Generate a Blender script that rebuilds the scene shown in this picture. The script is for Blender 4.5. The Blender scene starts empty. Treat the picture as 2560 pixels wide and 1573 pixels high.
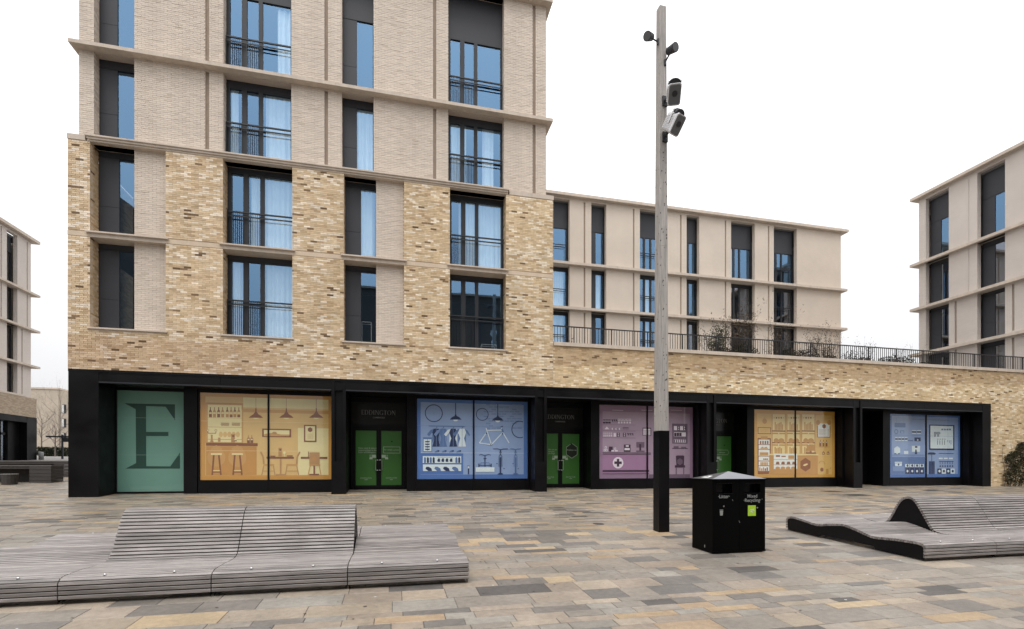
import bpy, math, random
from mathutils import Vector, Matrix
random.seed(11)
R = math.radians

# ------------------------------------------------------------------ camera, sky, sun, exposure
scene = bpy.context.scene
FPX, YAW, HOR = 1253.0, 13.25, 1167.0        # focal length in photo pixels, yaw off the facade normal, horizon row
EYE = 1.0                                     # eye above the pavement at the shopfronts (the square slopes up to them)
cd = bpy.data.cameras.new('camera'); cam = bpy.data.objects.new('camera', cd)
scene.collection.objects.link(cam); scene.camera = cam
cam.location = (0, 0, EYE); cam.rotation_euler = (R(90), 0, R(-YAW))
cd.sensor_fit = 'HORIZONTAL'; cd.sensor_width = 36.0; cd.lens = 36.0 * FPX / 2560
cd.shift_y = (HOR - 1573 / 2) / 2560
cd.clip_start = 0.05; cd.clip_end = 2000

SUN_EL, SUN_AZ = 67, 205                      # bright overcast, sun somewhere behind the camera
w = bpy.data.worlds.new('World'); scene.world = w; w.use_nodes = True
nt = w.node_tree; nt.nodes.clear()
out = nt.nodes.new('ShaderNodeOutputWorld'); bg = nt.nodes.new('ShaderNodeBackground')
sky = nt.nodes.new('ShaderNodeTexSky'); sky.sky_type = 'NISHITA'; sky.sun_disc = False
sky.sun_elevation = R(SUN_EL); sky.sun_rotation = R(SUN_AZ); sky.dust_density = 3; sky.air_density = 1.0
cl = nt.nodes.new('ShaderNodeMix'); cl.data_type = 'RGBA'; cl.inputs[0].default_value = 0.97   # cloud cover over the sky
tcw = nt.nodes.new('ShaderNodeTexCoord'); spw = nt.nodes.new('ShaderNodeSeparateXYZ'); nt.links.new(tcw.outputs['Generated'], spw.inputs[0])
cie = nt.nodes.new('ShaderNodeMapRange'); cie.inputs[1].default_value = 0; cie.inputs[2].default_value = 1   # overcast sky: zenith three times the horizon
cie.inputs[3].default_value = 6.2; cie.inputs[4].default_value = 18.5; nt.links.new(spw.outputs[2], cie.inputs[0])
cn = nt.nodes.new('ShaderNodeTexNoise'); cn.inputs['Scale'].default_value = 2.2; cn.inputs['Detail'].default_value = 4; nt.links.new(tcw.outputs['Generated'], cn.inputs['Vector'])
cr = nt.nodes.new('ShaderNodeMapRange'); cr.inputs[1].default_value = .3; cr.inputs[2].default_value = .7; cr.inputs[3].default_value = .95; cr.inputs[4].default_value = 1.05; nt.links.new(cn.outputs['Fac'], cr.inputs[0])
cm = nt.nodes.new('ShaderNodeMath'); cm.operation = 'MULTIPLY'; nt.links.new(cie.outputs[0], cm.inputs[0]); nt.links.new(cr.outputs[0], cm.inputs[1])
ct = nt.nodes.new('ShaderNodeVectorMath'); ct.operation = 'SCALE'; ct.inputs[0].default_value = (1.0, 1.0, 1.015); nt.links.new(cm.outputs[0], ct.inputs['Scale'])
nt.links.new(ct.outputs[0], cl.inputs[7]); nt.links.new(sky.outputs[0], cl.inputs[6]); nt.links.new(cl.outputs[2], bg.inputs[0])
bg.inputs[1].default_value = 0.1
nt.links.new(bg.outputs[0], out.inputs[0])
sd = bpy.data.lights.new('sun', 'SUN'); sd.energy = 1.5; sd.angle = R(30); sd.color = (1, .97, .93)
sun = bpy.data.objects.new('sun', sd); scene.collection.objects.link(sun)
sun.rotation_euler = (R(90 - SUN_EL), 0, R(180 - SUN_AZ))
vs = scene.view_settings; vs.view_transform = 'Standard'; vs.look = 'None'; vs.exposure = 0.25; vs.gamma = 1
vs.use_curve_mapping = False

# ------------------------------------------------------------------ measuring helpers (photo pixel -> point on a known plane)
SY, CY = math.sin(R(YAW)), math.cos(R(YAW))
def on_y(x, y, Y):                            # plane Y = const -> X, Z
    d = (x - 1280) / FPX; zc = Y / (CY - d * SY)
    return zc * (SY + d * CY), EYE + (HOR - y) / FPX * zc
def gz(Y):                                    # the square climbs towards the building
    if Y < 2: return -.842
    if Y < 60: return -.94 + .049 * Y
    return 2.0 + .02 * (Y - 60)

# ------------------------------------------------------------------ materials
def lin(r, g, b):
    f = lambda c: ((c / 255 + .055) / 1.055) ** 2.4 if c > 10 else c / 255 / 12.92
    return (f(r), f(g), f(b))
MATS = {}
def mat(name, col=(.5, .5, .5), rough=.6, metal=0., spec=.5, attr=False, noise=None, bump=None, rnd=0., coord='Object', stretch=(1, 1, 1), emit=None, weather=None):
    if name in MATS: return MATS[name]
    m = bpy.data.materials.new(name); m.use_nodes = True; t = m.node_tree; N = t.nodes; L = t.links
    p = N['Principled BSDF']; p.inputs['Roughness'].default_value = rough; p.inputs['Metallic'].default_value = metal
    p.inputs['Specular IOR Level'].default_value = spec
    tc = N.new('ShaderNodeTexCoord'); mp = N.new('ShaderNodeMapping'); mp.inputs['Scale'].default_value = stretch
    L.new(tc.outputs[coord], mp.inputs[0])
    if attr:
        a = N.new('ShaderNodeAttribute'); a.attribute_name = 'Col'; cur = a.outputs['Color']
    else:
        c = N.new('ShaderNodeRGB'); c.outputs[0].default_value = (*col, 1); cur = c.outputs[0]
    def mul(cur, fac):
        x = N.new('ShaderNodeMix'); x.data_type = 'RGBA'; x.blend_type = 'MULTIPLY'; x.inputs[0].default_value = 1
        L.new(cur, x.inputs[6]); L.new(fac, x.inputs[7]); return x.outputs[2]
    for (sc, lo, hi, det, *own) in (noise or []):
        n = N.new('ShaderNodeTexNoise'); n.inputs['Scale'].default_value = sc; n.inputs['Detail'].default_value = det
        if own:
            mq = N.new('ShaderNodeMapping'); mq.inputs['Scale'].default_value = own[0]; L.new(tc.outputs[coord], mq.inputs[0]); L.new(mq.outputs[0], n.inputs['Vector'])
        else: L.new(mp.outputs[0], n.inputs['Vector'])
        r = N.new('ShaderNodeMapRange'); r.inputs[1].default_value = .3; r.inputs[2].default_value = .7
        r.inputs[3].default_value = lo; r.inputs[4].default_value = hi; L.new(n.outputs['Fac'], r.inputs[0])
        cur = mul(cur, r.outputs[0])
    if rnd:
        oi = N.new('ShaderNodeObjectInfo'); r = N.new('ShaderNodeMapRange'); r.inputs[3].default_value = 1 - rnd; r.inputs[4].default_value = 1 + rnd
        L.new(oi.outputs['Random'], r.inputs[0]); cur = mul(cur, r.outputs[0])
    L.new(cur, p.inputs['Base Color'])
    if bump:
        n = N.new('ShaderNodeTexNoise'); n.inputs['Scale'].default_value = bump[0]; n.inputs['Detail'].default_value = 5
        L.new(mp.outputs[0], n.inputs['Vector']); b = N.new('ShaderNodeBump'); b.inputs['Strength'].default_value = bump[1]
        b.inputs['Distance'].default_value = bump[2]; L.new(n.outputs['Fac'], b.inputs['Height']); L.new(b.outputs[0], p.inputs['Normal'])
    if emit: p.inputs['Emission Color'].default_value = (*emit[0], 1); p.inputs['Emission Strength'].default_value = emit[1]
    MATS[name] = m; return m

def brick_tex(name, c1, c2, mortar, axis):    # far brickwork, too small to tell the bricks apart
    m = bpy.data.materials.new(name); m.use_nodes = True; t = m.node_tree; N = t.nodes; L = t.links
    p = N['Principled BSDF']; p.inputs['Roughness'].default_value = .85
    tc = N.new('ShaderNodeTexCoord'); sp = N.new('ShaderNodeSeparateXYZ'); cb = N.new('ShaderNodeCombineXYZ')
    L.new(tc.outputs['Object'], sp.inputs[0]); L.new(sp.outputs[axis], cb.inputs[0]); L.new(sp.outputs[2], cb.inputs[1])
    b = N.new('ShaderNodeTexBrick'); b.inputs['Scale'].default_value = 1; b.inputs['Brick Width'].default_value = .225; b.inputs['Row Height'].default_value = .065
    b.inputs['Mortar Size'].default_value = .006; b.inputs['Mortar Smooth'].default_value = .2
    b.inputs['Color1'].default_value = (*c1, 1); b.inputs['Color2'].default_value = (*c2, 1); b.inputs['Mortar'].default_value = (*mortar, 1)
    L.new(cb.outputs[0], b.inputs['Vector'])
    n = N.new('ShaderNodeTexNoise'); n.inputs['Scale'].default_value = .6; n.inputs['Detail'].default_value = 6; L.new(tc.outputs['Object'], n.inputs['Vector'])
    r = N.new('ShaderNodeMapRange'); r.inputs[1].default_value = .3; r.inputs[2].default_value = .7; r.inputs[3].default_value = .95; r.inputs[4].default_value = 1.04
    L.new(n.outputs['Fac'], r.inputs[0])
    x = N.new('ShaderNodeMix'); x.data_type = 'RGBA'; x.blend_type = 'MULTIPLY'; x.inputs[0].default_value = 1
    L.new(b.outputs['Color'], x.inputs[6]); L.new(r.outputs[0], x.inputs[7]); L.new(x.outputs[2], p.inputs['Base Color'])
    bp = N.new('ShaderNodeBump'); bp.inputs['Strength'].default_value = .5; bp.inputs['Distance'].default_value = .01; bp.invert = True
    L.new(b.outputs['Fac'], bp.inputs['Height']); L.new(bp.outputs[0], p.inputs['Normal'])
    MATS[name] = m; return m

def glass(name, tint, refl, fac, rough=.015, vary=0.0):
    m = bpy.data.materials.new(name); m.use_nodes = True; t = m.node_tree; N = t.nodes; L = t.links; N.clear()
    o = N.new('ShaderNodeOutputMaterial'); mx = N.new('ShaderNodeMixShader')
    tr = N.new('ShaderNodeBsdfTransparent'); tr.inputs[0].default_value = (*tint, 1)
    gl = N.new('ShaderNodeBsdfGlossy'); gl.inputs[0].default_value = (*refl, 1); gl.inputs['Roughness'].default_value = rough
    if fac is None:
        fr = N.new('ShaderNodeLayerWeight'); fr.inputs[0].default_value = .5; pw = N.new('ShaderNodeMath'); pw.operation = 'POWER'; pw.inputs[1].default_value = 4
        ad = N.new('ShaderNodeMath'); ad.operation = 'MULTIPLY_ADD'; ad.inputs[1].default_value = .7; ad.inputs[2].default_value = .025
        L.new(fr.outputs['Facing'], pw.inputs[0]); L.new(pw.outputs[0], ad.inputs[0]); L.new(ad.outputs[0], mx.inputs[0])
    else: mx.inputs[0].default_value = fac
    tc = N.new('ShaderNodeTexCoord'); n = N.new('ShaderNodeTexNoise'); n.inputs['Scale'].default_value = .7; n.inputs['Detail'].default_value = 1
    b = N.new('ShaderNodeBump'); b.inputs['Strength'].default_value = .05; b.inputs['Distance'].default_value = .02
    L.new(tc.outputs['Object'], n.inputs[0]); L.new(n.outputs['Fac'], b.inputs['Height']); L.new(b.outputs[0], gl.inputs['Normal'])
    L.new(tr.outputs[0], mx.inputs[1]); L.new(gl.outputs[0], mx.inputs[2]); L.new(mx.outputs[0], o.inputs[0])
    MATS[name] = m; return m

M_BUFF = mat('buff_brick', attr=True, rough=.88, spec=.3, noise=[(.45, .93, 1.06, 4), (1.0, .94, 1.04, 4, (1.5, 1.5, .3)), (9, .94, 1.12, 4), (70, .87, 1.14, 3)], bump=(60, .5, .004))
M_PALE = mat('pale_brick', attr=True, rough=.85, spec=.3, noise=[(.5, .96, 1.03, 3), (1.0, .94, 1.03, 5, (2.5, 2.5, .22)), (60, .93, 1.05, 3)], bump=(60, .4, .004))
M_MORT = mat('mortar', (.58, .47, .35), .95, noise=[(30, .9, 1.1, 3)])
M_MORTP = mat('pale_mortar', (.53, .44, .37), .95, noise=[(30, .9, 1.1, 3)])
M_STONE = mat('cast_stone', (.60, .515, .43), .8, noise=[(1.2, .93, 1.05, 5), (1.0, .88, 1.04, 5, (5, 5, .6)), (25, .95, 1.05, 3)], bump=(40, .2, .003))
M_STRING = mat('buff_stone', (.62, .50, .375), .85, noise=[(3, .92, 1.06, 5), (30, .93, 1.06, 3)])
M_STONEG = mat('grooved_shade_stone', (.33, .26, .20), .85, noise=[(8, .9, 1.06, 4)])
M_BLACK = mat('black_metal', (.0042, .0038, .0047), .42, spec=.2, noise=[(2, .9, 1.1, 2)])
M_ANTH = mat('anthracite_frame', (.022, .024, .029), .45, spec=.4)
M_PANEL = mat('anthracite_panel', (.038, .04, .048), .5, spec=.4, noise=[(.8, .93, 1.07, 2)])
M_RAIL = mat('dark_rail', (.018, .018, .02), .45)
M_ROOM = mat('room_wall', (.16, .15, .14), .9, noise=[(.4, .7, 1.2, 2)])
M_FLOOR = mat('room_floor', (.13, .11, .09), .8)
M_CURT = mat('curtain', (.88, .90, .88), .9, noise=[(2, .94, 1.04, 2)])
M_GLASS = glass('blue_window_glass', (.92, .98, 1.0), (.36, .64, 1.0), .33)
M_GLASSD = glass('grey_window_glass', (.62, .66, .68), (.62, .70, .82), .30)
M_CLEAR = glass('shop_glass', (.97, .98, .97), (1, 1, 1), None)
M_STEEL = mat('brushed_steel', (.62, .62, .62), .3, 1.0)
M_WOODS = mat('weathered_slat', (.245, .22, .208), .5, spec=.6, rnd=.24, noise=[(1.0, .66, 1.26, 6), (3.5, .78, 1.18, 5), (.25, .80, 1.18, 3)], stretch=(2.2, 30, 30), bump=(2, .35, .004))
M_POLE = mat('grey_timber_pole', (.43, .40, .375), .75, noise=[(1.2, .75, 1.12, 6), (5, .8, 1.12, 4)], stretch=(26, 26, 1.3), bump=(3, .35, .004))
M_KNOT = mat('timber_knot', (.035, .028, .022), .8)
M_SLAB = mat('paving_stone', attr=True, rough=.62, spec=.4, noise=[(.35, .90, 1.07, 4), (1.6, .86, 1.1, 5), (14, .84, 1.1, 6), (90, .86, 1.12, 2)], bump=(22, .35, .004))
def sheen(m, sc, lo, hi):
    t = m.node_tree; N = t.nodes; n = N.new('ShaderNodeTexNoise'); n.inputs['Scale'].default_value = sc; n.inputs['Detail'].default_value = 6; tc = N.new('ShaderNodeTexCoord')
    t.links.new(tc.outputs['Object'], n.inputs['Vector']); r = N.new('ShaderNodeMapRange'); r.inputs[1].default_value = .35; r.inputs[2].default_value = .65; r.inputs[3].default_value = lo; r.inputs[4].default_value = hi
    t.links.new(n.outputs['Fac'], r.inputs[0]); t.links.new(r.outputs[0], N['Principled BSDF'].inputs['Roughness'])
sheen(M_SLAB, .9, .36, .68); sheen(M_WOODS, 2.0, .34, .6); sheen(M_BLACK, 1.1, .30, .52)
M_JOINT = mat('paving_joint', (.10, .093, .082), .9, noise=[(5, .8, 1.3, 4)])
M_GROUND = mat('far_paving', (.20, .185, .168), .75, noise=[(.35, .85, 1.12, 4), (3, .85, 1.1, 5)])
M_TABLE = mat('dark_stained_timber', (.055, .048, .044), .7, rnd=.15, noise=[(3, .8, 1.2, 4)], stretch=(1, 12, 12))
M_TABTOP = mat('table_top_timber', (.14, .13, .125), .6, noise=[(3, .85, 1.15, 4)], stretch=(1, 12, 12))
M_PROJ = mat('luminaire_white', (.62, .62, .63), .4)
M_PROJG = mat('luminaire_grey', (.13, .133, .14), .4)
M_LENS = mat('lens_glass', (.012, .012, .015), .1)
M_TWIG = mat('twig_bark', (.06, .045, .035), .85)
M_LEAF = mat('shrub_leaf', (.055, .06, .025), .6, noise=[(6, .6, 1.5, 2)])
M_LEAFB = mat('bronze_leaf', (.09, .06, .03), .6, noise=[(6, .6, 1.5, 2)])
M_LEAFD = mat('dark_leaf', (.035, .04, .02), .6, noise=[(6, .6, 1.5, 2)])
M_BARK = mat('bare_bark', (.12, .10, .085), .9)
M_WINGW = brick_tex('pale_brickwork_front', (.70, .61, .515), (.67, .58, .49), (.53, .45, .375), 0)
M_SIDEW = brick_tex('pale_brickwork_side', (.66, .595, .54), (.63, .565, .515), (.48, .43, .39), 1)
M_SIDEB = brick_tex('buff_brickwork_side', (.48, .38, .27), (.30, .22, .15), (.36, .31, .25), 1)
M_FARB = brick_tex('far_buff_brickwork', (.55, .47, .38), (.42, .35, .27), (.45, .40, .34), 0)
M_DARKB = brick_tex('dark_brickwork', (.09, .075, .06), (.06, .05, .042), (.08, .07, .06), 0)
M_ROOF = mat('roof_felt', (.2, .2, .2), .9)
M_BIN = mat('bin_black', (.0016, .0016, .0017), .5, spec=.06, noise=[(1.3, .8, 1.2, 3)])
M_BINLID = mat('bin_lid_metal', (.22, .225, .245), .4, .5, noise=[(3, .9, 1.08, 4)])
M_LIDSIDE = mat('bin_lid_side', (.035, .035, .037), .5, noise=[(3, .8, 1.2, 4)])
M_LETTER = mat('pale_lettering', (.30, .31, .30), .6)
M_LETTERD = mat('dim_lettering', (.26, .27, .26), .5)
M_LIME = mat('lime_sticker', (.38, .62, .03), .5)
M_WHITE = mat('white_print', (.75, .76, .74), .6)
M_COVER = mat('iron_cover', (.035, .033, .03), .6, noise=[(30, .7, 1.3, 2)])
M_GREEN = mat('green_film', (.042, .165, .026), .4, noise=[(.8, .92, 1.06, 2)])
M_GREENL = mat('pale_green_sign', (.42, .52, .40), .5)
M_LAMP = mat('lit_ceiling_lamp', (.9, .9, .85), .5, emit=((1, .95, .85), 6))
M_BLIND = mat('white_blind', (.75, .78, .74), .7)

# ------------------------------------------------------------------ mesh helpers
class MB:
    def __init__(s): s.v = []; s.f = []; s.m = []; s.c = []; s.mats = []
    def mi(s, m):
        if m is None: return 0
        if m not in s.mats: s.mats.append(m)
        return s.mats.index(m)
    def add(s, vs, fs, m=None, col=None):
        o = len(s.v); s.v += [tuple(p) for p in vs]; k = s.mi(m)
        for f in fs: s.f.append(tuple(i + o for i in f)); s.m.append(k)
        if col is not None: s.c += [col] * len(vs)
        return s
    def box(s, x0, x1, y0, y1, z0, z1, m=None, col=None, skip=''):
        if x0 > x1: x0, x1 = x1, x0
        if y0 > y1: y0, y1 = y1, y0
        if z0 > z1: z0, z1 = z1, z0
        vs = [(x0, y0, z0), (x1, y0, z0), (x1, y1, z0), (x0, y1, z0), (x0, y0, z1), (x1, y0, z1), (x1, y1, z1), (x0, y1, z1)]
        fs = {'b': (3, 2, 1, 0), 't': (4, 5, 6, 7), 'f': (0, 1, 5, 4), 'k': (2, 3, 7, 6), 'l': (3, 0, 4, 7), 'r': (1, 2, 6, 5)}
        return s.add(vs, [q for k, q in fs.items() if k not in skip], m, col)
    def loft(s, rings, m=None, cap=True, closed=True):
        n = len(rings[0]); vs = [p for r in rings for p in r]; fs = []
        for i in range(len(rings) - 1):
            for j in range(n if closed else n - 1):
                k = (j + 1) % n; fs.append((i * n + j, i * n + k, (i + 1) * n + k, (i + 1) * n + j))
        if cap: fs.append(tuple(range(n - 1, -1, -1))); fs.append(tuple((len(rings) - 1) * n + j for j in range(n)))
        return s.add(vs, fs, m)
    def tube(s, pts, r, n=8, m=None, cap=True):
        pts = [Vector(p) for p in pts]; rs = r if isinstance(r, (list, tuple)) else [r] * len(pts); rings = []
        for i, p in enumerate(pts):
            d = (pts[min(i + 1, len(pts) - 1)] - pts[max(i - 1, 0)]).normalized()
            a = d.cross(Vector((0, 0, 1))) if abs(d.z) < .95 else d.cross(Vector((1, 0, 0)))
            a.normalize(); b = d.cross(a)
            rings.append([tuple(p + (a * math.cos(2 * math.pi * k / n) + b * math.sin(2 * math.pi * k / n)) * rs[i]) for k in range(n)])
        return s.loft(rings, m, cap)
    def xform(s, M):
        s.v = [tuple(M @ Vector(p)) for p in s.v]; return s
    def build(s, name, m=None, parent=None, smooth=False, kind=None):
        me = bpy.data.meshes.new(name); me.from_pydata(s.v, [], s.f)
        for q in (s.mats or [m]): me.materials.append(q)
        if s.mats: me.polygons.foreach_set('material_index', s.m)
        if s.c:
            a = me.color_attributes.new('Col', 'FLOAT_COLOR', 'POINT')
            a.data.foreach_set('color', [x for c in s.c for x in (c[0], c[1], c[2], 1.0)])
        if smooth: me.polygons.foreach_set('use_smooth', [True] * len(me.polygons))
        me.update()
        return link(name, me, parent, kind)
COL = scene.collection; WL = {}
def link(name, data, parent=None, kind=None, loc=None):
    o = bpy.data.objects.new(name, data); COL.objects.link(o)
    if parent is not None:
        o.parent = parent; o.matrix_parent_inverse = Matrix.Translation(-WL[parent.name])
    if loc is not None: o.location = loc
    WL[o.name] = Vector((0, 0, 0)) if loc is None else Vector(loc)
    if kind: o['kind'] = kind
    return o
def thing(name, label, cat, loc, group=None):
    o = link(name, None, loc=loc); o.empty_display_size = .2
    return tag(o, label, cat, group)
def tag(o, label, cat, group=None):
    o['label'] = label; o['category'] = cat
    if group: o['group'] = group
    return o
def part(parent, name, m, *boxes, **k):
    b = MB()
    for q in boxes: b.box(*q)
    return b.build(name, m, parent, **k)

class Fac:                                    # a facade frame: u along the wall, v height, w depth inwards
    def __init__(s, kind, plane): s.k, s.p = kind, plane
    def pt(s, u, v, w):
        if s.k == 'front': return (u, s.p + w, v)
        if s.k == 'west': return (s.p + w, u, v)     # wall facing -X
        return (s.p - w, u, v)                       # wall facing +X
    def box(s, mb, u0, u1, v0, v1, w0, w1, m=None, col=None, skip=''):
        a = s.pt(u0, v0, w0); b = s.pt(u1, v1, w1); return mb.box(a[0], b[0], a[1], b[1], a[2], b[2], m, col, skip)
def sub(iv, holes):
    for a, b in holes:
        nx = []
        for p, q in iv:
            if b <= p or a >= q: nx.append((p, q)); continue
            if a > p: nx.append((p, a))
            if b < q: nx.append((b, q))
        iv = nx
    return iv
def wall(F, u0, u1, v0, v1, holes, mb, th=.25, w=0.0, m=None):       # solid wall with openings as blocks between them
    vs = sorted({v0, v1} | {min(max(h[k], v0), v1) for h in holes for k in (2, 3)})
    for a, b in zip(vs, vs[1:]):
        if b - a < 1e-4: continue
        for p, q in sub([(u0, u1)], [(h[0], h[1]) for h in holes if h[2] < (a + b) / 2 < h[3]]):
            F.box(mb, p, q, a, b, w, w + th, m)
CRS, BL = .065, .225
def bricks(F, u0, u1, v0, v1, holes, colf, w=0., pick=None, relief=.004):
    out = []; k = 0; v = v0
    while v + CRS * .5 < v1:
        zc = v + CRS / 2; top = min(v + CRS - .009, v1)
        for p, q in sub([(u0, u1)], [(h[0], h[1]) for h in holes if h[2] < zc < h[3]]):
            s0 = math.floor(p / BL) * BL + (BL / 2 if round(v / CRS) % 2 else 0) - BL
            while s0 < q:
                a, b = max(s0 + .0045, p), min(s0 + BL - .0045, q)
                if b - a > .03:
                    pr = random.uniform(-.5, 1) * relief
                    out.append((a, b, v + random.uniform(-.001, .001), top, w - pr, colf((a + b) / 2, zc)))
                s0 += BL
        v += CRS; k += 1
    return out
def add_bricks(F, lst, mb):
    for a, b, c, d, e, col in lst: F.box(mb, a, b, c, d, e, e + .02, None, col, skip='k' if F.k == 'front' else '')

def patch(u, v, s=1.0, o=0.):                 # cheap smooth field for drifts of brick colour
    return (math.sin(u * .9 * s + 1.3 + o) * math.cos(v * 1.7 * s + .4 - o) + math.sin(u * .37 * s - v * .8 + o) + .6 * math.sin(u * 2.3 * s + v * 2.9)) / 2.6
def buff(u, v):
    t = random.random(); g = patch(u, v); far = min(max((u + 10) / 20, 0), 1)
    dark = .03; light = .20 + .10 * g
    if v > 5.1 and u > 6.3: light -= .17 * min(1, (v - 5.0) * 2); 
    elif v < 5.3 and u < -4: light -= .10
    if t < dark: c = random.choice([(.15, .095, .055), (.19, .125, .075), (.24, .16, .095)])
    elif t < dark + light: c = random.choice([(.80, .69, .56), (.76, .65, .52), (.83, .73, .61)])
    elif t < dark + light + .13: c = random.choice([(.48, .345, .215), (.50, .365, .23), (.52, .38, .23)])
    else: c = random.choice([(.64, .495, .33), (.67, .52, .35), (.62, .475, .31), (.69, .555, .395), (.60, .455, .30)])
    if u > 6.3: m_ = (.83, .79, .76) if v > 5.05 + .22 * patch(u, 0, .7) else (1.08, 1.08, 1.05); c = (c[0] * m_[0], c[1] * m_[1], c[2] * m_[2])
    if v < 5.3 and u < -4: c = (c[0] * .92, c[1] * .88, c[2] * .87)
    k = random.uniform(.9, 1.1); y = 1 + .06 * far
    return (c[0] * k, c[1] * k, c[2] * k / y)
def pale(u, v):
    k = random.uniform(.93, 1.06); d = random.random()
    c = (.70, .61, .52) if d > .04 else (.63, .54, .45)
    return (c[0] * k, c[1] * k, c[2] * k)

# ------------------------------------------------------------------ ground
ys = [-60, 2, 10, 19.2, 30, 45, 60, 120, 400]
g = MB(); gv = []
for y in ys: gv += [(-300, y, gz(y) - .012), (400, y, gz(y) - .012)]
g.add(gv, [(2 * i, 2 * i + 1, 2 * i + 3, 2 * i + 2) for i in range(len(ys) - 1)])
gr = g.build('ground', M_GROUND, kind='structure')
pb = MB(); pv = []
for y in [3.2, 19.2, 30.5]: pv += [(-22, y, gz(y) - .008), (52, y, gz(y) - .008)]
pb.add(pv, [(0, 1, 3, 2), (2, 3, 5, 4)])
plaza = pb.build('square_paving', M_JOINT, kind='structure')
SL = []; y = 4.0
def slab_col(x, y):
    t = random.random(); warm = .5 + .5 * math.sin(x * .5 + y * .33) * math.cos(y * .5 - x * .21); far = min(max((y - 9) / 8, 0), 1)
    if t < .045: c = (.125, .118, .11)
    elif t < .045 + .085 * (.5 + warm): c = random.choice([(.44, .335, .215), (.42, .32, .215), (.47, .375, .25)])
    elif t < .40: c = random.choice([(.37, .315, .245), (.355, .305, .25), (.40, .345, .275), (.34, .29, .235)])
    elif t < .54: c = random.choice([(.215, .20, .18), (.195, .185, .172)])
    elif t < .70: c = random.choice([(.315, .30, .265), (.335, .318, .28)])
    else: c = random.choice([(.295, .268, .23), (.32, .287, .243), (.275, .252, .22)])
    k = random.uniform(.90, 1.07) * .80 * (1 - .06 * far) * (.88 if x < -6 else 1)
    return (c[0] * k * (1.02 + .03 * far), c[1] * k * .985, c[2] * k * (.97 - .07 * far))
while y < 30:
    d = random.choice([.16, .2, .24, .3, .3, .36, .4] if y < 11 else [.12, .15, .18, .2, .24, .28]) ; x = -.64 * y - 2 - random.random(); xe = min(1.7 * y + 2, 46)
    if y > 20.8: xe = -10.5
    while x < xe:
        l = random.choice([.42, .5, .55, .65, .7, .75, .85, .95]) * (.8 if d < .22 else 1)
        if not (y > 18.9 and 29.5 < x): SL.append((x, min(x + l, 46), y, y + d))
        x += l
    y += d
def zcam(x, y): return x * SY + y * CY
def infr(x, y):
    z = zcam(x, y); lat = (x * CY - y * SY) / z; row = HOR + FPX * (EYE - gz(y)) / z
    return abs(lat) < 1.03 and row < 1600
SL.sort(key=lambda s: (0 if infr((s[0] + s[1]) / 2, s[3]) else 1, zcam(s[0], s[2])))
def slab_geo(mb, s):
    x0, x1, y0, y1 = s; j = .0035; x0 += j; x1 -= j; y0 += j; y1 -= j
    dz = [random.uniform(-.0025, .0025) for _ in range(2)]; c = slab_col((x0 + x1) / 2, y0)
    vs = []
    for (a, b) in ((x0, y0), (x1, y0), (x1, y1), (x0, y1)): vs.append((a, b, gz(b) - .03))
    cb = .004
    for (a, b) in ((x0, y0), (x1, y0), (x1, y1), (x0, y1)): vs.append((a, b, gz(b) - cb))
    for i, (a, b) in enumerate(((x0 + cb, y0 + cb), (x1 - cb, y0 + cb), (x1 - cb, y1 - cb), (x0 + cb, y1 - cb))): vs.append((a, b, gz(b) + (dz[0] if i in (0, 3) else dz[1])))
    fs = [(0, 1, 5, 4), (1, 2, 6, 5), (2, 3, 7, 6), (3, 0, 4, 7), (4, 5, 9, 8), (5, 6, 10, 9), (6, 7, 11, 10), (7, 4, 8, 11), (8, 9, 10, 11)]
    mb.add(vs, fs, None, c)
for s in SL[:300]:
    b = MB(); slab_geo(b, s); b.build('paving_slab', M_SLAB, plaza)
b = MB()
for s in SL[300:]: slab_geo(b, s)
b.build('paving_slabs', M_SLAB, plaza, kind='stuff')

# ------------------------------------------------------------------ main building: brick tower over a run of shops
P0, PP, PW = 19.2, .19, .50                   # brick face, depth of the pale face and of the window plane behind it
FR = Fac('front', P0)
XL, XR, XE = -10.34, 6.22, 40.0
tower = thing('apartment_building', 'tall block of pale brick over buff brick and a row of black shopfronts', 'building', (-2, 26, gz(26)))
BAYS = dict(A=(-9.72, -7.52), B=(-5.77, -3.53), C=(-1.78, .37), D=(2.08, 4.28))
PAN = dict(A=-8.53, C=-.65)                   # where the pale side panels of the narrow bays begin
LV = [5.57, 8.72, 11.87, 14.92]; CT = 19.57
# buff brick skin
bh = [(a, b, 5.52, 12) for a, b in BAYS.values()]
strings = sub([(XL, XR)], list(BAYS.values()))
buffholes = bh + [(XL - 1, XR + 1, 8.555, 8.73)]
mb = MB(); wall(FR, XL, XR, 4.2, 11.70, buffholes, mb, th=.181, w=.010); wall(FR, XR, XE, 4.2, 5.86, [], mb, th=.4, w=.006)
wall(FR, 29.50, XE, -.3, 4.2, [], mb, th=.4, w=.006)
mb.build('brick_wall', M_MORT, tower)
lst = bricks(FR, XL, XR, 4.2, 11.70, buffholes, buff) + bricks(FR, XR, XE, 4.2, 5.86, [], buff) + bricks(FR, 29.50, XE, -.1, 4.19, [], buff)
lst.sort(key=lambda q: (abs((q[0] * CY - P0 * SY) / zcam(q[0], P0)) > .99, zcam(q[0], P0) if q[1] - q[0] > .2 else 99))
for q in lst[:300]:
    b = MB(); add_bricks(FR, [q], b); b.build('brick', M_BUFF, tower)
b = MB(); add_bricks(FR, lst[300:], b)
for nm, (a, c) in BAYS.items():               # brick returns of the deep openings
    for F, u in ((Fac('east', a), 1), (Fac('west', c), -1)):
        if nm in PAN and u == -1: dep = .19
        else: dep = PW
        add_bricks(F, bricks(F, P0 + .012, P0 + dep, 5.57, 11.70, [(0, 99, 8.555, 8.73)], buff, w=.0), b)
F = Fac('west', XL)
b.build('brickwork', M_BUFF, tower, kind='stuff')
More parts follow.
